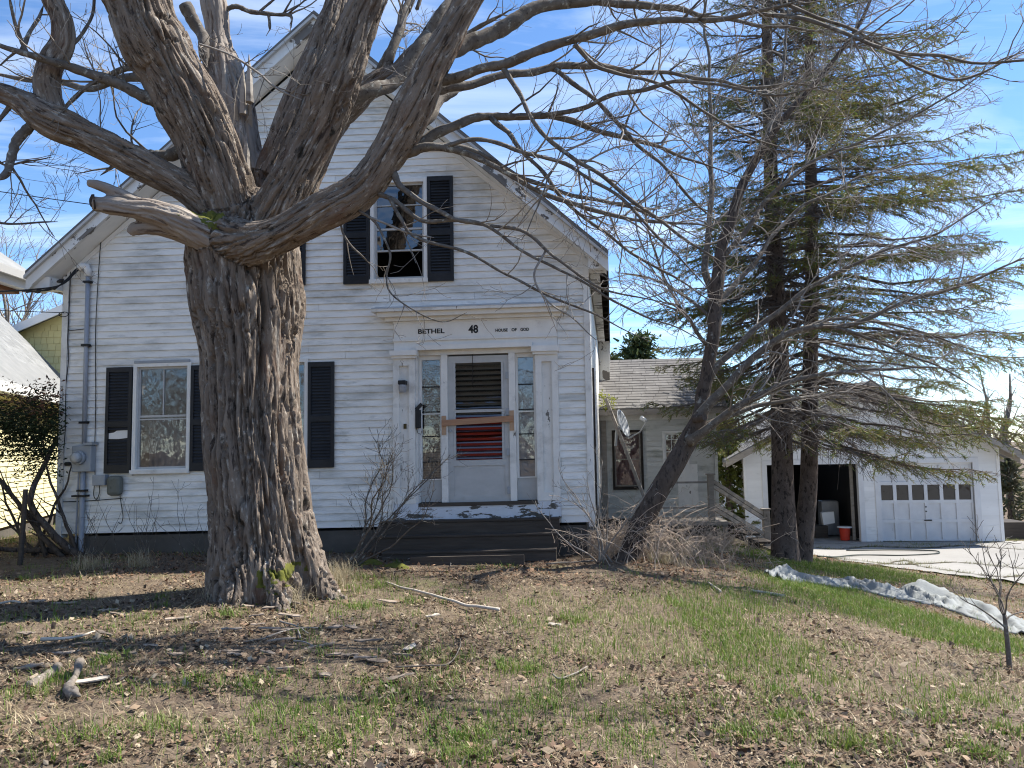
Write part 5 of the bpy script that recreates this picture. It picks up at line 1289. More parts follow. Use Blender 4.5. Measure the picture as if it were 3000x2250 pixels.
# ------------------------------------------------------------------ the leaning tree by the corner of the house
def make_leaning():
    T = thing('leaning_tree', 'dark bare tree leaning right out of the brambles by the house corner', 'tree', PV(1350, 1200, 10.4))
    rg = RS(21)
    trunk = [(1318, 1250, 76, 10.4), (1352, 1195, 66, 10.4), (1400, 1105, 66, 10.4), (1452, 1010, 64, 10.4), (1498, 925, 56, 10.4), (1528, 830, 46, 10.4), (1543, 720, 41, 10.4), (1553, 610, 38, 10.4), (1568, 505, 31, 10.4), (1602, 400, 24, 10.4), (1645, 325, 20, 10.3), (1705, 245, 16, 10.2), (1785, 150, 12, 10.1), (1860, 40, 9, 10.0), (1920, -80, 6, 10.0)]
    p, r = smooth_limb(trunk, 7); p = jitter(p, 0.03, rg, 2.5); r = r * np.interp(np.linspace(0, 1, len(r)), [0, 0.35, 0.6, 1], [0.66, 0.68, 0.82, 0.85])
    s = np.linspace(0, 1, len(p))
    MB().tube(p, r * (1 + 0.14 * (vnoise(np.stack([s * 40, 0 * s, 0 * s], 1)) - 0.5)), 16).build('trunk', 'lean_bark', T, smooth=True)
    limbs = [
     [(1538, 640, 26, 10.5), (1524, 560, 20, 10.6), (1530, 450, 17, 10.7), (1536, 330, 14, 10.8), (1530, 180, 10, 10.9), (1527, 40, 8, 11.0), (1540, -80, 6, 11.0)],
     [(1505, 905, 34, 10.3), (1560, 838, 25, 10.2), (1630, 770, 22, 10.1), (1700, 722, 20, 10.0), (1770, 702, 18, 9.9), (1835, 700, 16, 9.8), (1890, 680, 14, 9.7), (1970, 645, 12, 9.6), (2080, 610, 9, 9.5), (2200, 560, 7, 9.4), (2320, 500, 5, 9.3)],
     [(1488, 955, 34, 10.3), (1545, 915, 24, 10.1), (1610, 870, 21, 9.9), (1680, 832, 18, 9.7), (1760, 812, 15, 9.6), (1850, 803, 11, 9.5), (1950, 790, 8, 9.4), (2060, 800, 5, 9.3)],
     [(1492, 940, 26, 10.4), (1550, 905, 18, 10.4), (1620, 880, 15, 10.4), (1700, 862, 12, 10.4), (1790, 850, 9, 10.4), (1880, 850, 6, 10.4)],
     [(1530, 820, 24, 10.4), (1580, 760, 19, 10.3), (1640, 700, 17, 10.3), (1720, 640, 15, 10.2), (1800, 590, 12, 10.2), (1900, 545, 9, 10.1), (2050, 490, 7, 10.0), (2200, 400, 5, 10.0)],
     [(1548, 660, 20, 10.4), (1600, 600, 16, 10.5), (1650, 540, 14, 10.5), (1700, 470, 12, 10.6), (1790, 420, 9, 10.6), (1900, 370, 7, 10.7), (2040, 330, 5, 10.7)],
     [(1560, 560, 18, 10.4), (1620, 480, 15, 10.3), (1690, 400, 13, 10.2), (1780, 340, 10, 10.1), (1900, 290, 8, 10.0), (2040, 215, 6, 9.9), (2180, 120, 4, 9.8)],
     [(1770, 702, 12, 9.9), (1840, 720, 10, 9.8), (1920, 745, 8, 9.7), (2020, 790, 6, 9.6), (2120, 850, 4, 9.5)],
     [(1700, 722, 12, 10.0), (1790, 690, 10, 10.1), (1900, 700, 8, 10.2), (2000, 720, 6, 10.2), (2130, 760, 4, 10.3)],
     [(1600, 400, 14, 10.4), (1660, 300, 12, 10.5), (1690, 200, 10, 10.6), (1700, 80, 8, 10.7), (1690, -60, 5, 10.8)],
     [(1540, 760, 14, 10.4), (1480, 680, 10, 10.2), (1430, 600, 8, 10.0), (1400, 500, 6, 9.9), (1390, 380, 4, 9.8)],
     [(1545, 700, 12, 10.4), (1480, 640, 9, 10.6), (1400, 600, 7, 10.8), (1330, 590, 4, 11)],
    ]
    out = []
    cfg = dict(seg=[0.12, 0.1, 0.08, 0.06], wob=0.12, trop=0.02, max=3, den=[5.0, 4.6, 4.5], ang=(22, 60), len=[1.5, 0.75, 0.30], r=[0.011, 0.0062, 0.004], side_up=0.15)
    for rows in limbs:
        q, rr = smooth_limb(rows, 6); q = jitter(q, 0.04, rg, 2.4); rr = rr * 0.74
        rr = np.minimum(rr, 0.004 + np.maximum(0, (1 - np.linspace(0, 1, len(rr))) / 0.22) * rr)
        out.append((q, rr, 0)); spawn(out, q, rr, 0, rg, cfg, 2, 0.15)
    spawn(out, p[len(p) // 2:], r[len(p) // 2:], 0, rg, cfg, 2, 0.1)
    build_branches(out, T, 'limb_bark', 'twig_bark', split=0.016, rmin=0.003)
    b = PV(1500, 905, 10.2)
    MB().tube([b, b + np.array([0.10, -0.14, 0.02])], [0.06, 0.05], 10).build('branch_stub', 'lean_bark', T)
make_leaning()

# ------------------------------------------------------------------ the two spruces
def make_spruce(rows, top, label, seed, lmax, avoid):
    rg = RS(seed)
    p, r = smooth_limb(rows, 5)
    last = p[-1]
    ext = np.array([last + (np.array([last[0], last[1], top]) - last) * t for t in np.linspace(0.15, 1, 8)])
    p = np.vstack([p, ext]); r = np.concatenate([r, r[-1] * (1 - 0.9 * np.linspace(0.15, 1, 8))])
    base = p[0].copy()
    T = thing('spruce_tree', label, 'tree', (base[0], base[1], tz(base[0], base[1])), 'pair of spruces')
    MB().tube(p, r, 16).build('trunk', 'spruce_bark', T, smooth=True)
    zs, xs, ys = p[:, 2], p[:, 0], p[:, 1]
    twigs, nee = MB(), MB()
    z = 1.75
    while z < top - 0.3:
        t = (z - 2.2) / (top - 2.2)
        cx, cy = np.interp(z, zs, xs), np.interp(z, zs, ys)
        for k in range(rg.randint(2, 4)):
            az = rg.rand() * 2 * math.pi
            d = np.array([math.cos(az), math.sin(az)])
            if z < 3.1 and d[0] < 0.35 and rg.rand() < 0.65: continue
            f = 1.0
            if d @ avoid > 0.4: f = 0.72
            L = lmax * (1 - t) ** 0.62 * rg.uniform(0.62, 1.08) * f * min(1, 0.55 + 0.5 * (z - 1.6))
            if L < 0.25: continue
            n = 11
            s = np.linspace(0, 1, n)
            droop = rg.uniform(0.16, 0.34) * L * (1 - 0.5 * t)
            hz = -droop * (s ** 1.25) * 1.35 + 0.62 * droop * s ** 3.4 + 0.10 * L * s * t * 2
            wob = np.cumsum(rg.normal(0, 0.012 * L, (n, 3)), axis=0); wob[0] = 0
            br = np.stack([cx + d[0] * L * s, cy + d[1] * L * s, z + hz], 1) + wob
            twigs.tube(br, np.linspace(0.020 + 0.004 * L, 0.005, n), 4, False)
            side = np.array([-d[1], d[0], 0.0])
            # branchlets
            m = int(L / 0.066)
            u = 0.12 + 0.88 * np.arange(m) / max(1, m - 1)
            for j in range(m):
                uu = u[j]
                i = min(int(uu * (n - 1)), n - 2); fr = uu * (n - 1) - i
                o = br[i] * (1 - fr) + br[i + 1] * fr
                ax = unit(br[i + 1] - br[i])
                sg = 1 if j % 2 else -1
                l2 = L * 0.26 * (1.12 - uu) ** 0.6 * rg.uniform(0.5, 1.25) + 0.10
                a = D2R(rg.uniform(38, 64))
                dd = unit(ax * math.cos(a) + sg * side * math.sin(a) + np.array([0, 0, rg.uniform(-0.45, 0.02)]))
                q = np.array([o, o + dd * l2 * 0.5 + [0, 0, -0.02 * l2], o + dd * l2 + [0, 0, -0.12 * l2]])
                twigs.tube(q, [0.0058, 0.0045, 0.003], 3, False)
                live = min(1.0, max(0.0, (uu - 0.44) / 0.26)) * (0.35 + 0.65 * min(1, max(0, (z - 1.6) / 1.2)))
                if rg.rand() > live:
                    if rg.rand() < 0.6:          # dead side twigs
                        for _ in range(3):
                            tt = rg.rand(); oo = o + dd * l2 * tt
                            twigs.tube([oo, oo + unit(dd + rg.normal(0, 0.7, 3)) * rg.uniform(0.08, 0.22)], [0.004, 0.0026], 3, False)
                    continue
                kk = int(l2 / 0.0125) + 3
                tt = rg.uniform(0.12, 1.05, kk)
                oo = o + dd * (l2 * tt)[:, None] + np.stack([0 * tt, 0 * tt, -0.12 * l2 * tt ** 2], 1)
                nd = dd * 0.75 + rg.normal(0, 0.55, (kk, 3)) + np.array([0, 0, -0.1]); nd /= np.linalg.norm(nd, axis=1)[:, None]
                ln = rg.uniform(0.045, 0.105, kk)
                sd = np.cross(nd, rg.normal(0, 1, (kk, 3))); sd /= np.linalg.norm(sd, axis=1)[:, None] + 1e-9
                wd = rg.uniform(0.007, 0.0125, kk)
                v = np.stack([oo - sd * wd[:, None] * 0.5, oo + sd * wd[:, None] * 0.5, oo + nd * ln[:, None] + sd * wd[:, None] * 0.35, oo + nd * ln[:, None] - sd * wd[:, None] * 0.35], 1)
                c = np.stack([rg.uniform(0.10, 0.20, kk), rg.uniform(0.115, 0.185, kk), rg.uniform(0.028, 0.055, kk)], 1)
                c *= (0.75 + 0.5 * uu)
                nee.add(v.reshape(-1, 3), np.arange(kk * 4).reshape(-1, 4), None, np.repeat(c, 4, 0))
        z += rg.uniform(0.10, 0.20)
    twigs.build('boughs', 'spruce_twig', T, smooth=True, kind='stuff')
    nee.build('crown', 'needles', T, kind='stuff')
make_spruce([(1697, 1235, 74, 14.5), (1696, 1195, 60, 14.5), (1692, 1100, 50, 14.5), (1690, 1000, 45, 14.5), (1684, 800, 42, 14.5), (1675, 600, 37, 14.5), (1666, 400, 31, 14.5), (1660, 200, 26, 14.5), (1655, 0, 20, 14.5)], 14.5,
            'spruce with the thicker of two close trunks beside the driveway', 31, 3.9, np.array([-0.8, 0.2]))
make_spruce([(1728, 1240, 56, 14.75), (1732, 1195, 46, 14.75), (1744, 1080, 38, 14.75), (1748, 1000, 36, 14.75), (1750, 800, 32, 14.75), (1754, 600, 29, 14.75), (1752, 400, 25, 14.75), (1750, 200, 21, 14.75), (1746, 0, 16, 14.75)], 13.6,
            'spruce with the slimmer of two close trunks and boughs reaching over the garage', 47, 4.6, np.array([-1.0, 0.0]))
# ================================================================== SHRUBS AND GROUND COVER
def bush(name, label, cat, stems, cfg, mat, seed, group=None, rmin=0.0022, thick=0.012):
    """stems: (x, y, dx, dy, dz, length, radius) rooted on the ground"""
    rg = RS(seed)
    x0, y0 = np.mean([s[0] for s in stems]), np.mean([s[1] for s in stems])
    T = thing(name, label, cat, (x0, y0, tz(x0, y0)), group)
    out = []
    for (x, y, dx, dy, dz, L, r) in stems:
        grow(out, np.array([x, y, tz(x, y) - 0.03]), np.array([dx, dy, dz]), L, r, 0, rg, cfg)
    MBs = MB()
    for pts, rad, lev in out: MBs.tube(pts, np.maximum(rad, rmin), sides(rad[0]))
    MBs.build('canes', mat, T, smooth=True, kind='stuff')
    return T
BC = dict(seg=[0.09, 0.07, 0.05], wob=0.14, trop=0.10, max=2, den=[5.0, 6.0], ang=(25, 60), len=[0.5, 0.22], r=[0.005, 0.003], side_up=0.3)
# bare shrub right of the great trunk
rg = RS(61)
bush('bare_shrub', 'bare twiggy shrub against the siding between the great trunk and the front steps', 'shrub',
     [(-2.05 + 0.06 * rg.randn(), 9.7 + 0.08 * rg.randn(), dx, -0.02, 1.0, L, 0.014) for dx, L in ((0.55, 2.1), (0.35, 1.9), (0.75, 1.8), (0.25, 1.7), (0.9, 1.5), (0.1, 1.5), (0.6, 1.6), (0.45, 2.0))], dict(BC, den=[6.5, 7.5], len=[0.6, 0.26]), 'limb_bark', 62)
# thin sprouts along the foundation left of the trunk
for k in range(5):
    x = -5.6 + k * 0.62 + 0.1 * rg.randn(); y = 10.75 - 0.02 * k
    bush('foundation_sprouts', 'thin leafless sprouts along the shaded foundation left of the great trunk', 'shrub',
         [(x + 0.12 * rg.randn(), y + 0.1 * rg.randn(), 0.35 * rg.randn(), -0.1, 1, rg.uniform(0.5, 1.15), 0.006) for _ in range(9)],
         dict(BC, den=[3.0, 3.0], len=[0.3, 0.15]), 'limb_bark', 70 + k, 'sprouts along the foundation')
# shrub at the right corner of the house
bush('corner_shrub', 'pale bare shrub with crooked stems in front of the right corner of the house', 'shrub',
     [(1.12 + 0.07 * rg.randn(), 10.15 + 0.06 * rg.randn(), dx, -0.05, 1.0, L, 0.014) for dx, L in ((-0.5, 1.2), (0.25, 1.5), (0.5, 1.3), (-0.2, 1.35), (0.8, 1.1), (0.05, 1.1), (-0.9, 0.9))], dict(BC, den=[3.2, 4.0]), 'twig_bark', 63)
# bramble thicket round the leaning tree: arching canes
def thicket(label, n, cx, cy, sx, sy, h, seed, group=None):
    rg = RS(seed)
    T = thing('bramble_thicket', label, 'brambles', (cx, cy, tz(cx, cy)), group)
    mb = MB()
    for _ in range(n):
        x, y = cx + sx * rg.randn(), cy + sy * rg.randn()
        az = rg.rand() * 6.28; L = h * rg.uniform(0.5, 1.3)
        s = np.linspace(0, 1, 9)
        d = np.array([math.cos(az), 0.6 * math.sin(az)])
        hz = L * (1.25 * s - 0.55 * s * s) * rg.uniform(0.45, 1.1)
        p = np.stack([x + d[0] * L * s ** 1.4 * 0.7, y + d[1] * L * s ** 1.4 * 0.7, tz(x, y) - 0.02 + hz], 1) + np.cumsum(rg.normal(0, 0.012, (9, 3)), 0)
        mb.tube(p, np.linspace(0.0065, 0.0035, 9), 3, False)
        for _ in range(4):
            i = rg.randint(2, 8)
            q = p[i] + np.cumsum(rg.normal(0, 0.05, (4, 3)) + unit(rg.randn(3)) * 0.05, 0)
            mb.tube(np.vstack([p[i], q]), np.linspace(0.0035, 0.002, 5), 3, False)
    mb.build('canes', 'cane', T, smooth=True, kind='stuff')
thicket('dry tan bramble thicket around the foot of the leaning tree', 62, 1.80, 10.5, 0.36, 0.3, 1.05, 81)
thicket('dry tan bramble thicket below the ell windows', 60, 2.4, 12.4, 0.65, 0.8, 1.15, 82)
thicket('low dry brambles between the corner shrub and the house wall', 45, 1.35, 10.6, 0.15, 0.12, 0.6, 83)
thicket('low reddish dead weeds by the side stair', 70, 3.9, 14.6, 0.35, 0.4, 0.55, 84)

# evergreen shrub at the left corner
def leaves(mb, c, n, spread, size, cols, rg, flat=0.5):
    p = c + rg.normal(0, 1, (n, 3)) * spread
    d = rg.normal(0, 1, (n, 3)); d[:, 2] *= flat; d /= np.linalg.norm(d, axis=1)[:, None]
    s = np.cross(d, rg.normal(0, 1, (n, 3))); s /= np.linalg.norm(s, axis=1)[:, None]
    L = size * rg.uniform(0.6, 1.3, n)[:, None]; w = L * 0.36
    up = np.cross(d, s) * L * 0.12
    v = np.stack([p, p + d * L * 0.5 + s * w * 0.5 + up, p + d * L, p + d * L * 0.5 - s * w * 0.5 + up], 1)
    cc = np.array(cols)[rg.randint(0, len(cols), n)] * rg.uniform(0.7, 1.3, n)[:, None]
    mb.add(v.reshape(-1, 3), np.arange(n * 4).reshape(-1, 4), None, np.repeat(cc, 4, 0))
def left_shrub():
    rg = RS(91)
    T = thing('evergreen_shrub', 'dark leaning evergreen shrub with withered brown tips beside the left corner board', 'shrub', (-6.6, 10.9, tz(-6.6, 10.9)))
    out = []
    cfg = dict(seg=[0.12, 0.09, 0.07], wob=0.13, trop=0.06, max=2, den=[2.6, 3.2], ang=(25, 60), len=[0.8, 0.4], r=[0.016, 0.007], side_up=0.3)
    for (x, dx, dz, L, r) in ((-6.05, -0.85, 0.62, 2.6, 0.06), (-6.3, -0.6, 0.8, 2.2, 0.045), (-6.2, -0.95, 0.40, 2.4, 0.05), (-6.6, -0.3, 0.9, 1.9, 0.035), (-6.15, -0.5, 0.75, 1.9, 0.03), (-6.9, 0.1, 1, 1.5, 0.03), (-6.8, -0.7, 0.5, 1.5, 0.03)):
        grow(out, np.array([x, 11.05 + 0.12 * rg.randn(), tz(x, 11) - 0.05]), np.array([dx, -0.05, dz]), L, r, 0, rg, cfg)
    mb = MB()
    for p, r, l in out: mb.tube(p, np.maximum(r, 0.003), sides(r[0]))
    mb.build('stems', 'lean_bark', T, smooth=True)
    g = MB()
    green = [(0.020, 0.036, 0.014), (0.028, 0.045, 0.016), (0.014, 0.024, 0.010)]
    brown = [(0.17, 0.085, 0.05), (0.11, 0.055, 0.035), (0.22, 0.13, 0.08)]
    for _ in range(230):
        c = P(rg.uniform(-60, 172), rg.normal(1262, 46), rg.uniform(10.5, 11.5))
        leaves(g, c, 22, 0.075, 0.065, green, rg)
    for _ in range(55):
        c = P(rg.uniform(20, 178), rg.normal(1180, 26), rg.uniform(10.5, 11.5))
        leaves(g, c, 12, 0.06, 0.07, brown, rg)
    for _ in range(40):
        c = P(rg.uniform(60, 175), rg.normal(1330, 35), rg.uniform(10.6, 11.4))
        leaves(g, c, 14, 0.06, 0.06, green, rg)
    g.build('foliage', 'leafmat', T, kind='stuff')
    s = P(60, 1610, 10.2); s[2] = tz(s[0], s[1])
    tag(MB().tube([s, s + [0.02, 0, 0.45], s + [0.04, 0, 0.98]], [0.035, 0.032, 0.03], 8).build('wooden_stake', 'dark_wood', None), 'short dark wooden stake standing in front of the evergreen shrub', 'stake')
left_shrub()

# young tree at the right edge
def sapling():
    rg = RS(95)
    b = P(2958, 1970, 6.2); b[2] = tz(b[0], b[1]) - 0.03
    T = thing('young_tree', 'slim bare young tree with fine crooked twigs on the grassy slope by the driveway', 'tree', b)
    pts = [b, b + [0.0, 0, 0.18], b + [-0.005, 0, 0.34], b + [-0.01, 0, 0.47]]
    MB().tube(catmull(pts, 5), np.linspace(0.021, 0.015, 16), 9).build('trunk', 'limb_bark', T, smooth=True)
    top = np.array(pts[-1]); out = []
    cfg = dict(seg=[0.06, 0.05, 0.04], wob=0.17, trop=0.06, max=2, den=[12, 11], ang=(28, 65), len=[0.27, 0.13], r=[0.0042, 0.0026], side_up=0.3)
    for d, L in (((-0.55, 0, 1.0), 0.95), ((0.10, 0.05, 1.0), 1.05), ((0.45, 0, 0.9), 0.9), ((-0.05, -0.2, 1), 0.9), ((0.25, 0.2, 1), 1.0), ((-0.9, 0.1, 0.7), 0.75), ((0.8, 0.1, 0.5), 0.7)):
        grow(out, top - [0, 0, rg.uniform(0, 0.12)], np.array(d), L * 0.68, 0.0085, 0, rg, cfg)
    mb = MB()
    for p, r, l in out: mb.tube(p, np.maximum(r, 0.0022), sides(r[0]))
    mb.build('twigs', 'limb_bark', T, smooth=True)
sapling()

# ------------------------------------------------------------------ crumpled fabric, hose
def fabric():
    sp = [(2262, 1694), (2330, 1698), (2420, 1712), (2500, 1722), (2580, 1738), (2660, 1750), (2760, 1768), (2860, 1795), (2960, 1835), (3060, 1880)]
    c = catmull([GP(a, b) for a, b in sp], 14)
    n = len(c); m = 34
    wd = np.interp(np.linspace(0, 1, n), [0, 0.12, 0.3, 0.42, 0.62, 0.8, 1], [0.3, 0.6, 0.45, 0.75, 1.0, 0.9, 0.7])
    X = []
    tg = np.gradient(c, axis=0); nn = np.stack([-tg[:, 1], tg[:, 0]], 1); nn /= np.linalg.norm(nn, axis=1)[:, None]
    for i in range(n):
        t = np.linspace(-0.5, 0.5, m)
        ed = 1 + 0.9 * (fbm(np.array([[i * 0.16, 3.3, 0]]), 3)[0] - 0.5)
        x = c[i, 0] + nn[i, 0] * t * wd[i] * ed; y = c[i, 1] + nn[i, 1] * t * wd[i] * ed
        X.append(np.stack([x, y], 1))
    X = np.array(X).reshape(-1, 2)
    g = TZ(X[:, 0], X[:, 1])
    S = np.repeat(np.linspace(0, 1, n), m); T_ = np.tile(np.linspace(-0.5, 0.5, m), n)
    cr = np.clip(1 - 3.2 * np.abs(2 * fbm(np.stack([S * 22 + T_ * 2.5, T_ * 4.5 + S * 13, 0 * S], 1), 3) - 1), 0, 1) ** 1.6
    h = 0.018 + 0.085 * cr * (1 - (2 * T_) ** 4)
    bump = lambda s0, t0, ws, wt, a: a * np.exp(-((S - s0) / ws) ** 2 - ((T_ - t0) / wt) ** 2)
    h += bump(0.10, 0.25, 0.05, 0.22, 0.10) + bump(0.40, 0.3, 0.09, 0.12, 0.08) + bump(0.63, 0.32, 0.045, 0.18, 0.20) + bump(0.75, 0.2, 0.06, 0.15, 0.05) + bump(0.5, -0.1, 0.2, 0.06, 0.08)
    z = g + h - 0.02 * (np.abs(T_) > 0.48)
    i = (np.arange(n - 1)[:, None] * m + np.arange(m - 1)[None, :]).ravel()
    o = MB().add(np.stack([X[:, 0], X[:, 1], z], 1), np.stack([i, i + 1, i + 1 + m, i + m], -1)).build('fabric_sheet', 'tarp', None, smooth=True)
    md = o.modifiers.new('thick', 'SOLIDIFY'); md.thickness = 0.008
    tag(o, 'long crumpled pale grey fabric sheet lying along the grass by the driveway', 'fabric')
fabric()
hp = catmull([GP(a, b) for a, b in ((2395, 1634), (2500, 1631), (2640, 1631), (2735, 1627), (2752, 1622), (2725, 1617), (2600, 1615), (2480, 1616))], 10)
hp[:, 2] = TZ(hp[:, 0], hp[:, 1]) + 0.035
tag(MB().tube(hp, 0.016, 7).build('garden_hose', 'hose', None, smooth=True), 'dark garden hose lying in a long loop on the driveway', 'hose')

# ------------------------------------------------------------------ fallen wood
def ground_path(pix, lift):
    w = np.array([GP(a, b) for a, b in pix]); w[:, 2] = TZ(w[:, 0], w[:, 1]) + lift
    return w
def stick(pix, r0, r1, label, mat='pale_wood', lift=None, name='fallen_stick', group=None, per=6):
    w = catmull(ground_path(pix, lift if lift is not None else r0 + 0.02), per)
    w = jitter(w, 0.012, RS(len(label) + int(pix[0][0])), 6)
    return tag(MB().tube(w, np.linspace(r0, r1, len(w)), 7).build(name, mat, None, smooth=True), label, 'stick', group)
stick([(1130, 1714), (1190, 1733), (1260, 1752), (1340, 1775), (1410, 1790), (1465, 1797)], 0.010, 0.016, 'long pale peeled branch lying on the lawn right of the great trunk')
stick([(2200, 1740), (2255, 1748), (2300, 1756)], 0.014, 0.02, 'short pale branch on the brown slope below the brambles')
stick([(2075, 1715), (2095, 1730), (2112, 1743)], 0.012, 0.016, 'stubby broken stick below the leaning tree')
stick([(1160, 1968), (1250, 1967), (1310, 1960), (1340, 1925), (1352, 1880), (1362, 1860)], 0.006, 0.004, 'thin dark curved twig lying in the middle of the lawn', 'limb_bark')
stick([(1620, 1990), (1640, 2000), (1680, 1985), (1720, 1965)], 0.007, 0.005, 'forked grey twig on the lawn', 'twig_bark')
stick([(0, 1778), (30, 1772), (60, 1775)], 0.012, 0.01, 'pale stick in the shade at the left edge of the lawn')
stick([(120, 1888), (180, 1886), (240, 1880), (275, 1868)], 0.016, 0.006, 'long curved strip of pale bark on the left lawn', 'pale_wood')
stick([(2240, 1655), (2290, 1650), (2340, 1662), (2385, 1668)], 0.006, 0.004, 'thin bowed twig in the grass under the spruces', 'twig_bark')
stick([(1600, 1660), (1680, 1655), (1740, 1650)], 0.012, 0.010, 'dark root-like stick right of the front steps', 'limb_bark')
for k, (a, b) in enumerate((((780, 1880), (900, 1850)), ((820, 1830), (905, 1865)), ((860, 1890), (920, 1905)), ((840, 1860), (935, 1850)), ((880, 1880), (870, 1840)))):
    stick([a, ((a[0] + b[0]) / 2, (a[1] + b[1]) / 2 - 6), b], 0.008, 0.005, 'thin broken twig heaped in front of the roots of the great maple', 'twig_bark', group='twigs in front of the maple roots')
for k, (a, b) in enumerate((((1195, 1645), (1290, 1600)), ((1290, 1600), (1310, 1612)), ((1300, 1640), (1320, 1665)), ((1105, 1640), (1125, 1560)))):
    stick([a, ((a[0] + b[0]) / 2 + 8, (a[1] + b[1]) / 2), b], 0.007, 0.005, 'thin twig caught against the front steps', 'twig_bark', group='twigs against the front steps')
# two weathered logs
w = np.array([GP(233, 1968), GP(222, 1998), GP(208, 2015), GP(200, 2033), GP(235, 2052)]); w[:, 2] = TZ(w[:, 0], w[:, 1]) + [0.055, 0.035, 0.025, 0.02, 0.02]
tag(MB().tube(catmull(w, 5), np.interp(np.linspace(0, 1, 21), [0, 0.08, 0.3, 0.6, 0.85, 1], [0.030, 0.024, 0.021, 0.028, 0.036, 0.008]) * (1 + 0.35 * (RS(8).rand(21) - 0.5)), 9).build('driftwood_limb', 'grey_log', None, smooth=True), 'grey bone-shaped piece of weathered limb with knobbly end on the left lawn', 'log')
w = np.array([GP(170, 1960), GP(150, 1982), GP(120, 2002), GP(90, 2020)]); w[:, 2] = TZ(w[:, 0], w[:, 1]) + 0.018
tag(MB().tube(jitter(catmull(w, 5), 0.012, RS(3), 8), np.linspace(0.026, 0.040, 16) * (1 + 0.3 * (RS(4).rand(16) - 0.5)), 9).build('weathered_log', 'grey_log', None, smooth=True), 'short pale weathered log half sunk in the grass', 'log')
def chip(x, y, L, W, az, label, mat, seed, group=None, name='bark_piece'):
    rg = RS(seed); p = GP(x, y); z = tz(p[0], p[1])
    n = 5
    d = np.array([math.cos(az), math.sin(az)]); s = np.array([-d[1], d[0]])
    v, q = [], []
    tl = rg.uniform(-0.25, 0.25); curl = rg.uniform(0.1, 0.5)
    for i in range(n):
        t = i / (n - 1) - 0.5
        ww = W * (1 - 1.5 * t * t) * rg.uniform(0.75, 1.1)
        for j in (-1, 0, 1):
            c = p[:2] + d * L * t + s * ww * 0.5 * j
            h = z + 0.022 + tl * L * t * 0.4 + (curl * ww * 0.25 if j == 0 else 0) + 0.004 * rg.randn()
            v.append([c[0], c[1], h])
    for i in range(n - 1):
        for j in range(2):
            a = i * 3 + j; q.append((a, a + 1, a + 4, a + 3))
    o = MB().add(v, q).build(name, mat, None)
    md = o.modifiers.new('thick', 'SOLIDIFY'); md.thickness = 0.009
    tag(o, label, 'bark', group)
chip(1205, 1908, 0.20, 0.065, 1.2, 'bright bleached wood chip on the lawn in front of the great maple', 'pale_wood', 1, name='wood_chip')
chip(1268, 1812, 0.13, 0.05, 0.6, 'small bleached wood chip beside the long pale branch', 'pale_wood', 2, name='wood_chip')
chip(1625, 1840, 0.12, 0.04, 2.6, 'pale splinter of wood in the middle of the lawn', 'pale_wood', 3, name='wood_chip')
chip(265, 2005, 0.22, 0.10, 0.1, 'broad tan flake of bark beside the bone-shaped limb', 'pale_wood', 4)
rgb = RS(77)
for k in range(46):
    if k < 34: x, y = rgb.uniform(60, 900), rgb.normal(1880, 70)
    else: x, y = rgb.uniform(900, 1250), rgb.normal(1900, 60)
    chip(x, max(y, 1770), rgb.uniform(0.08, 0.24), rgb.uniform(0.025, 0.07), rgb.uniform(-0.6, 0.6) + (math.pi if rgb.rand() < .5 else 0), 'brown flake of shed bark in the litter around the great maple', 'bark_chip', 100 + k, 'bark flakes round the maple')
def mound(x, y, r):
    p = GP(x, y)
    v, q = [], []
    n, m = 6, 14
    for i in range(n):
        for j in range(m):
            a = 2 * math.pi * j / m; rr = r * i / (n - 1)
            xx, yy = p[0] + rr * math.cos(a) * 1.5, p[1] + rr * math.sin(a) * 0.8
            v.append([xx, yy, tz(xx, yy) + 0.07 * math.cos(min(1, i / (n - 1)) * math.pi / 2) + 0.01 * math.sin(j * 2.3 + i) - 0.01])
    for i in range(n - 1):
        for j in range(m): q.append((i * m + j, i * m + (j + 1) % m, (i + 1) * m + (j + 1) % m, (i + 1) * m + j))
    return MB().add(v, q)
for k, (x, y, lb) in enumerate(((1085, 1652, 'mossy hump left of the front steps'), (1160, 1664, 'smaller mossy hump at the left end of the plank'))):
    tag(mound(x, y, 0.14).build('moss_cushion', 'moss', None, smooth=True), lb, 'moss')

# ------------------------------------------------------------------ leaf litter, straw, grass
def blocked(x, y):
    b = in_drive(x, y)
    b |= (np.hypot(x + 2.53, y - TY) < 0.62)
    # house footprint, steps, ell
    hy = 10.9 - 0.0375 * (x + 0.494)
    b |= (x > -6.4) & (x < 1.1) & (y > hy + 0.02)
    b |= (x > 1.1) & (x < 1.1 + 0.128 * (y - 10.9) + 0.1) & (y > 10.9)
    b |= (x > -1.85) & (x < 0.66) & (y > hy - 0.62)
    b |= (x > 0.5) & (x < 4.5) & (y > 16.6)
    return b
def sample(n, rg, y0=3.2, y1=17.0, p=0.0):
    y = y0 * (y1 / y0) ** rg.rand(n)
    y = np.where(rg.rand(n) < 0.55, y, y0 + (y1 - y0) * rg.rand(n))
    x = (rg.rand(n) * 2 - 1) * (0.72 * y + 0.5)
    k = ~blocked(x, y)
    return x[k], y[k]
def gz(x, y):
    p = np.stack([x, y, 0 * x], 1)
    return TZ(x, y) + (fbm(p * 2.1, 3) - 0.5) * 0.07 + (fbm(p * 9.0, 2) - 0.5) * 0.03
_gpc = {}
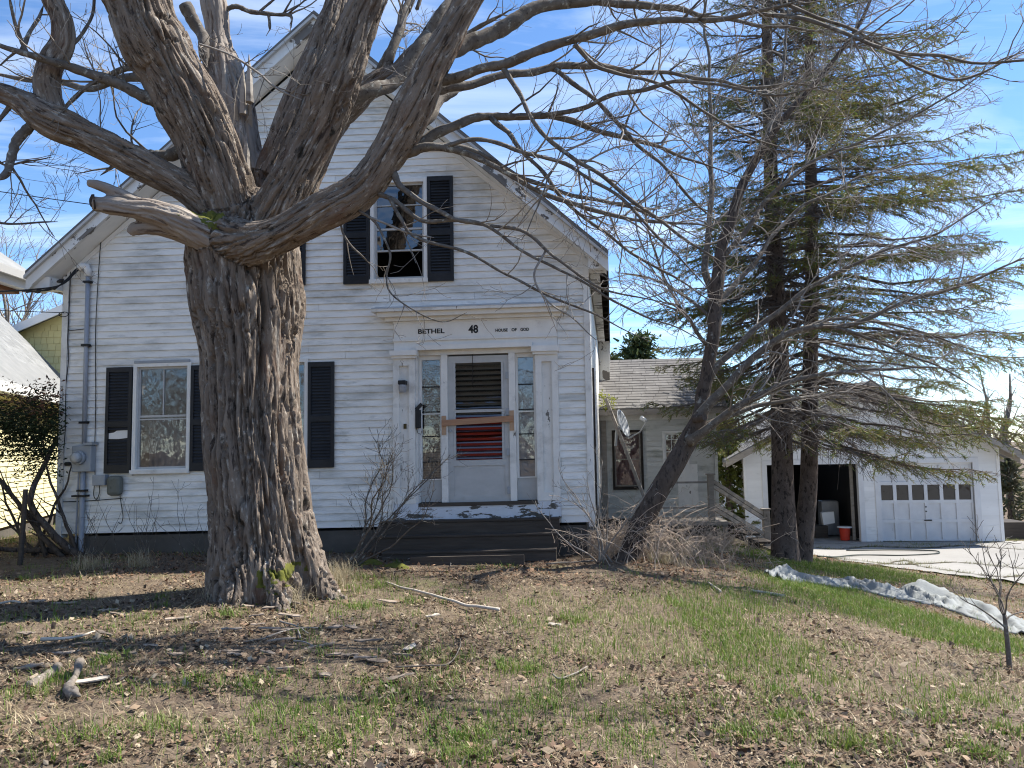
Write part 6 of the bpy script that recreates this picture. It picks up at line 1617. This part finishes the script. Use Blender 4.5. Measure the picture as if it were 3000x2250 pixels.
def greenness(x, y):
    """where the new grass comes through: patches read off the lawn"""
    p = np.stack([x, y, 0 * x], 1)
    g = 0.55 * np.clip((fbm(p * 0.9 + 5.0, 3) - 0.50) * 5, 0, 1)
    def blob(px, py, rx, ry, a):
        if (px, py) not in _gpc: _gpc[(px, py)] = GP(px, py)
        c = _gpc[(px, py)]; return a * np.exp(-((x - c[0]) / rx) ** 2 - ((y - c[1]) / ry) ** 2)
    for a in ((2480, 1755, 0.9, 1.1, 1.6), (2650, 1810, 0.8, 0.9, 1.6), (2800, 1860, 0.8, 0.7, 1.5), (2920, 1900, 0.7, 0.6, 1.2), (2390, 1705, 0.6, 1.0, 1.4), (2560, 1680, 1.3, 1.3, 1.8), (2400, 1665, 0.9, 1.2, 1.5), (2150, 1900, 0.8, 0.7, 1.2), (2080, 1830, 0.7, 0.8, 1.1), (1900, 1800, 0.6, 0.7, 0.8), (1750, 1900, 0.5, 0.4, 0.8), (2300, 2000, 0.5, 0.4, 0.7), (2700, 2050, 0.6, 0.4, 0.6), (2120, 1600, 1.0, 1.6, 1.2),
              (1110, 1720, 0.45, 0.6, 1.3), (1040, 1790, 0.5, 0.5, 0.8), (1600, 1850, 0.6, 0.5, 0.5), (1500, 1950, 0.4, 0.4, 0.6), (900, 2000, 0.4, 0.3, 0.5), (60, 1560, 2.5, 3.0, 2.0), (150, 1700, 1.0, 0.8, 0.4), (2250, 1760, 0.7, 0.7, 0.7)):
        g = g + blob(*a)
    return g
def litter():
    rg = RS(200)
    x, y = sample(215000, rg)
    g = greenness(x, y)
    dr = fbm(np.stack([x, y, 0 * x], 1) * 1.7 + 40, 4)
    k = (rg.rand(len(x)) > np.clip(g - 0.2, 0, 0.9)) & (rg.rand(len(x)) < np.clip((dr - 0.34) * 5.0, 0.15, 1.0))
    x, y = x[k], y[k]; n = len(x)
    z = gz(x, y) + rg.uniform(0.0, 0.022, n)
    L = np.clip(0.021 * np.exp(0.55 * rg.randn(n)), 0.007, 0.075); W = L * rg.uniform(0.3, 0.9, n)
    az = rg.rand(n) * 6.283; tl = rg.normal(0, 0.33, n); rl = rg.normal(0, 0.4, n)
    d = np.stack([np.cos(az) * np.cos(tl), np.sin(az) * np.cos(tl), np.sin(tl)], 1)
    s = np.stack([-np.sin(az) * np.cos(rl), np.cos(az) * np.cos(rl), np.sin(rl)], 1)
    up = np.cross(d, s)
    c = np.stack([x, y, z], 1)
    cu = (rg.uniform(0.05, 0.5, n) * L)[:, None] * up
    a = d * L[:, None] * 0.5; b = s * W[:, None] * 0.5
    v = np.stack([c - a, c - b + cu * 0.4, c + a + cu, c + b + cu * 0.4], 1)
    pal = np.array([(0.235, 0.160, 0.100), (0.30, 0.215, 0.14), (0.155, 0.100, 0.063), (0.42, 0.335, 0.235), (0.060, 0.040, 0.029), (0.24, 0.150, 0.098), (0.19, 0.145, 0.10), (0.085, 0.058, 0.042)])
    col = pal[rg.randint(0, len(pal), n)] * rg.uniform(0.7, 1.2, n)[:, None]
    far = np.clip((y - 8.4) / 1.2, 0, 1)[:, None]
    col = col * (1 - far) + col * np.array([1.05, 0.86, 0.76]) * far
    q = np.arange(n * 4).reshape(-1, 4)
    t = np.concatenate([q[:, [0, 1, 2]], q[:, [0, 2, 3]]])
    tag(MB().add(v.reshape(-1, 3), None, t, np.repeat(col, 4, 0)).build('leaf_litter', 'leafmat', None), 'brown dead leaves and bark crumbs covering the lawn', 'leaf litter', kind='stuff')
def blades(name, label, x, y, rg, L, W, lean, pal, jit, kind_cat, droop=0.5):
    n = len(x)
    z = gz(x, y) - 0.008
    az = rg.rand(n) * 6.283
    d = np.stack([np.cos(az), np.sin(az), 0 * az], 1)
    s = np.stack([-np.sin(az), np.cos(az), 0 * az], 1)
    o = np.stack([x, y, z], 1)
    m = o + d * (L * np.sin(lean) * 0.5)[:, None] + np.array([0, 0, 1]) * (L * np.cos(lean) * 0.55)[:, None]
    l2 = lean + droop
    e = m + d * (L * 0.5 * np.sin(l2))[:, None] + np.array([0, 0, 1]) * np.maximum(L * 0.45 * np.cos(l2), -0.3 * L * np.cos(lean))[:, None]
    w = s * W[:, None] * 0.5
    v = np.stack([o - w, o + w, m + w * 0.8, m - w * 0.8, e], 1)
    i = np.arange(n)[:, None] * 5
    q = i + np.array([[0, 1, 2, 3]]); t = i + np.array([[3, 2, 4]])
    col = np.array(pal)[rg.randint(0, len(pal), n)] * rg.uniform(1 - jit, 1 + jit, n)[:, None]
    tag(MB().add(v.reshape(-1, 3), q, t, np.repeat(col, 5, 0)).build(name, 'grassmat', None), label, kind_cat, kind='stuff')
def straw():
    rg = RS(210)
    x, y = sample(170000, rg)
    p = np.stack([x, y, 0 * x], 1)
    k = rg.rand(len(x)) < 0.25 + 0.75 * np.clip((fbm(p * 1.4 + 9, 3) - 0.40) * 4.5, 0, 1)
    k &= (y < 9.3) | (x > 1.3) | (x < -6.4) | (rg.rand(len(x)) < 0.25)
    x, y = x[k], y[k]; n = len(x)
    blades('dry_grass', 'straw coloured dead grass lying over the lawn', x, y, rg, rg.uniform(0.04, 0.15, n), rg.uniform(0.0025, 0.0055, n), rg.uniform(0.9, 1.55, n),
           [(0.44, 0.355, 0.215), (0.33, 0.26, 0.155), (0.54, 0.45, 0.295), (0.21, 0.16, 0.10)], 0.25, 'dry grass', 0.2)
def green():
    rg = RS(220)
    X, Y = [], []
    # tufts
    tufts = [(985, 1595), (1055, 1590), (1170, 1530), (1300, 1550), (715, 1600), (320, 1590), (1090, 1440), (1140, 1455), (1540, 1440), (1680, 1500), (1710, 1560), (1900, 1625), (1830, 1620), (1420, 1600), (800, 1540), (480, 1330), (285, 1500), (2100, 1520), (2180, 1590), (1440, 1545), (150, 1595), (60, 1500), (960, 1470),
             (640, 1540), (560, 1490), (900, 1420), (880, 1500), (1230, 1340), (1500, 1545), (1600, 1600), (1760, 1600), (2000, 1560), (2120, 1640), (1350, 1640), (1000, 1640), (470, 1600), (420, 1480), (1260, 1480), (540, 1480), (1590, 1480), (240, 1430), (130, 1470), (770, 1310), (830, 1270), (880, 1300), (780, 1250), (560, 1290)]
    for (a, b) in tufts:
        c = GV(a + rg.normal(0, 6), b); k = rg.randint(90, 260); s = rg.uniform(0.05, 0.12)
        X.append(c[0] + s * rg.randn(k) * 1.3); Y.append(c[1] + s * rg.randn(k))
    for _ in range(190):
        yy = 3.3 * (3.6 ** rg.rand()); xx = (rg.rand() * 2 - 1) * 0.72 * yy
        k = rg.randint(8, 60); s = rg.uniform(0.03, 0.10)
        X.append(xx + s * rg.randn(k)); Y.append(yy + s * rg.randn(k))
    tx, ty = np.concatenate(X), np.concatenate(Y)
    x, y = sample(130000, rg, 3.2, 20.0)
    g = greenness(x, y)
    k = rg.rand(len(x)) < np.clip(g * 0.75, 0.012, 1)
    x2, y2 = rg.uniform(1.5, 9.5, 190000), rg.uniform(5.5, 17.5, 190000)
    g2 = greenness(x2, y2)
    k2 = rg.rand(len(x2)) < np.clip((g2 - 0.55) * 0.9, 0, 1)
    x, y = np.concatenate([x[k], tx, x2[k2]]), np.concatenate([y[k], ty, y2[k2]])
    k = ~blocked(x, y); x, y = x[k], y[k]; n = len(x)
    blades('green_grass', 'new green grass in tufts and patches on the lawn', x, y, rg, rg.uniform(0.035, 0.115, n), rg.uniform(0.003, 0.0062, n), np.abs(rg.normal(0.25, 0.3, n)),
           [(0.115, 0.21, 0.025), (0.15, 0.245, 0.032), (0.085, 0.165, 0.022), (0.20, 0.28, 0.05), (0.22, 0.24, 0.07)], 0.25, 'grass', 0.45)
    # long tan tussocks round the maple and by the stair, grass in the driveway cracks
    X, Y = [], []
    for (a, b, k, s) in ((545, 1292, 700, 0.20), (620, 1305, 250, 0.10), (700, 1265, 420, 0.13), (735, 1250, 260, 0.12), (300, 1225, 220, 0.08), (195, 1228, 200, 0.10), (1470, 1195, 400, 0.25), (1440, 1215, 250, 0.15), (1600, 1175, 500, 0.3), (1630, 1180, 400, 0.25)):
        c = GV(a, b); X.append(c[0] + s * rg.randn(k)); Y.append(c[1] + s * 0.7 * rg.randn(k))
    x, y = np.concatenate(X), np.concatenate(Y)
    k = np.hypot(x + 2.53, y - TY) > 0.5; x, y = x[k], y[k]; n = len(x)
    blades('tan_tussock_grass', 'long tan tussock grass around the maple roots and the stair', x, y, rg, rg.uniform(0.12, 0.34, n), rg.uniform(0.003, 0.006, n), np.abs(rg.normal(0.5, 0.35, n)),
           [(0.50, 0.43, 0.29), (0.42, 0.35, 0.22), (0.56, 0.49, 0.35)], 0.2, 'dry grass', 0.7)
    X, Y = [], []
    for c in CRACKS:
        w = catmull([GP(a, b) for a, b in c], 14)
        for p in w:
            if rg.rand() < 0.5:
                k = rg.randint(4, 40); X.append(p[0] + 0.12 * rg.randn(k)); Y.append(p[1] + 0.06 * rg.randn(k))
    for (a, b, k, s) in ((2640, 1590, 300, 0.35), (2720, 1597, 400, 0.4), (2860, 1592, 250, 0.3), (2960, 1585, 250, 0.3)):
        c = GP(a, b); X.append(c[0] + s * rg.randn(k)); Y.append(c[1] + s * 0.4 * rg.randn(k))
    x, y = np.concatenate(X), np.concatenate(Y); n = len(x)
    blades('driveway_weeds', 'weeds and grass growing in the driveway cracks', x, y, rg, rg.uniform(0.04, 0.12, n), rg.uniform(0.004, 0.008, n), np.abs(rg.normal(0.4, 0.3, n)), [(0.20, 0.22, 0.07), (0.30, 0.27, 0.13), (0.14, 0.18, 0.05)], 0.2, 'weeds', 0.5)
litter(); straw(); green()

# ------------------------------------------------------------------ background trees
def bare_tree(x, y, h, seed, label, group, spread=0.55):
    rg = RS(seed)
    T = thing('background_tree', label, 'tree', (x, y, tz(x, y)), group)
    out = []
    cfg = dict(seg=[0.5, 0.4, 0.3, 0.25], wob=0.12, trop=0.05, max=3, den=[2.0, 1.9, 1.8], ang=(25, 60), len=[h * 0.38, h * 0.17, h * 0.07], r=[0.05, 0.022, 0.012], side_up=0.3)
    pts = np.array([[x, y, tz(x, y) - 0.2], [x + 0.1 * rg.randn(), y, h * 0.35], [x + 0.3 * rg.randn(), y, h * 0.7], [x + 0.4 * rg.randn(), y, h]])
    p = catmull(pts, 6); r = np.linspace(0.16, 0.03, len(p))
    MB().tube(p, r, 8).build('trunk', 'limb_bark', T, smooth=True)
    spawn(out, p, r, 0, rg, cfg, h, 0.22)
    mb = MB()
    for q, rr, l in out: mb.tube(q, np.maximum(rr, 0.008), 4 if l < 2 else 3, False)
    mb.build('crown', 'far_wood', T, smooth=True, kind='stuff')
for k, (px, Y, h) in enumerate(((20, 30, 9.0), (90, 34, 10.0), (150, 31, 8.5), (-60, 33, 10), (185, 36, 9.0))):
    p = P(px, 1300, Y); bare_tree(p[0], p[1], h, 300 + k, 'grey leafless tree rising behind the yellow house', 'trees behind the yellow house')
for k, (px, Y, h) in enumerate(((2950, 34, 4.5), (3010, 38, 5.0), (2905, 40, 4.8))):
    p = P(px, 1300, Y); bare_tree(p[0], p[1], h, 320 + k, 'low brown leafless tree beyond the right corner of the garage', 'trees beyond the garage')
def conifer(px, py, Y, h, w, seed, label, cols, clump=0.0):
    rg = RS(seed); p = P(px, py, Y); z0 = tz(p[0], p[1])
    T = thing('background_conifer', label, 'tree', (p[0], p[1], z0))
    MB().tube([[p[0], p[1], z0 - 0.1], [p[0], p[1], z0 + h * 0.5], [p[0], p[1], z0 + h]], [0.14, 0.08, 0.01], 8).build('trunk', 'spruce_bark', T)
    mb = MB(); n = int(380 * h * w)
    t = rg.rand(n) ** 0.8
    a = rg.rand(n) * 6.283
    lobes = 0.72 + 0.28 * np.sin(a * 5 + t * 40) * np.sin(t * 55)
    rr = w * (1 - t) ** 0.7 * np.sqrt(rg.rand(n)) * lobes * (1 - 0.35 * (t < 0.08))
    c = np.stack([p[0] + rr * np.cos(a), p[1] + rr * np.sin(a), z0 + 0.15 + h * 0.97 * t - 0.15 * rr], 1)
    if clump:                                     # gather the sprays into separate tufts, as a pine does
        ci = rg.randint(0, int(9 * h * w / 2), n)
        c = c[ci] * [1, 1, 1] + rg.normal(0, clump, (n, 3)) * [1, 1, 0.55]; a = a[ci]
    d = np.stack([np.cos(a), np.sin(a), rg.normal(-0.1, 0.5, n)], 1) + rg.normal(0, 0.4, (n, 3)); d /= np.linalg.norm(d, axis=1)[:, None]
    s = np.cross(d, rg.normal(0, 1, (n, 3))); s /= np.linalg.norm(s, axis=1)[:, None]
    L = rg.uniform(0.10, 0.30, n)[:, None]; ww = L * 0.22
    v = np.stack([c - s * ww, c + s * ww, c + d * L + s * ww * 0.5, c + d * L - s * ww * 0.5], 1)
    cc = np.array(cols)[rg.randint(0, len(cols), n)] * rg.uniform(0.7, 1.25, n)[:, None]
    mb.add(v.reshape(-1, 3), np.arange(n * 4).reshape(-1, 4), None, np.repeat(cc, 4, 0)).build('crown', 'needles', T, kind='stuff')
OL = [(0.11, 0.13, 0.03), (0.15, 0.16, 0.04), (0.08, 0.10, 0.025)]
DK = [(0.06, 0.085, 0.03), (0.085, 0.11, 0.04), (0.045, 0.065, 0.025)]
conifer(2138, 1500, 22.5, 3.6, 0.75, 401, 'yellow-green arborvitae in the gap between the ell and the garage', OL)
conifer(2175, 1500, 24.0, 2.9, 0.6, 402, 'smaller arborvitae touching the left eave of the garage', OL)
conifer(2115, 1480, 31.0, 6.2, 1.5, 403, 'distant pine between the ell and the garage', DK, 0.28)
conifer(1880, 1300, 34.0, 7.6, 3.4, 404, 'dark pine rising behind the ridge of the ell', DK, 0.28)
conifer(1800, 1300, 38.0, 7.2, 2.4, 405, 'dark pine behind the right eave of the white house', DK, 0.28)
conifer(2960, 1450, 27.0, 2.2, 1.0, 406, 'grey-green bush past the right corner of the garage', [(0.12, 0.12, 0.07), (0.15, 0.14, 0.09), (0.09, 0.10, 0.05)])
sp = np.array(E_(-2.37, -0.3, 0.62))
def seedling():
    rg = RS(9); T = thing('gutter_seedling', 'bright yellow-green seedling growing in the gutter of the ell', 'plant', sp)
    MB().tube([sp, sp + [0.02, 0, 0.35]], [0.01, 0.004], 5).build('stem', 'spruce_twig', T)
    mb = MB()
    for _ in range(26):
        leaves(mb, sp + [rg.normal(0, 0.08), rg.normal(0, 0.06), rg.uniform(0.03, 0.42)], 9, 0.03, 0.07, [(0.33, 0.34, 0.05), (0.26, 0.29, 0.05)], rg, 1)
    mb.build('foliage', 'needles', T, kind='stuff')
seedling()
def far_woods():
    rg = RS(500); mb = MB()
    for ring, (R0, R1, n) in enumerate(((48, 62, 520), (64, 85, 520))):
        for _ in range(n):
            a = rg.rand() * 6.283; R = rg.uniform(R0, R1)
            x, y = R * math.sin(a), 8 + R * math.cos(a)
            if y > 20 and abs(x) < 0.35 * y and R < 60: continue
            h = rg.uniform(3.0, 5.6) if y > 10 else rg.uniform(8, 13)
            z0 = -1.2
            p = np.array([[x, y, z0], [x + rg.normal(0, .2), y + rg.normal(0, .2), z0 + h * 0.5], [x + rg.normal(0, .4), y + rg.normal(0, .4), z0 + h]])
            mb.tube(p, [0.16, 0.11, 0.03], 4, False)
            for _ in range(11):
                t = rg.uniform(0.25, 1); o = p[0] + (p[2] - p[0]) * t
                d = unit(np.array([rg.randn(), rg.randn(), rg.uniform(0.3, 1.4)])); L = h * 0.32 * (1.15 - t)
                q = np.array([o, o + d * L * 0.5, o + d * L + [0, 0, 0.1 * L]])
                mb.tube(q, [0.05, 0.035, 0.015], 3, False)
                for _ in range(4):
                    d2 = unit(d + rg.normal(0, 0.6, 3)); o2 = o + d * L * rg.uniform(0.3, 1)
                    mb.tube([o2, o2 + d2 * L * 0.45], [0.025, 0.012], 3, False)
    tag(mb.build('far_woods', 'far_wood', None), 'distant brown leafless woods around the lot', 'woods', kind='stuff')
far_woods()
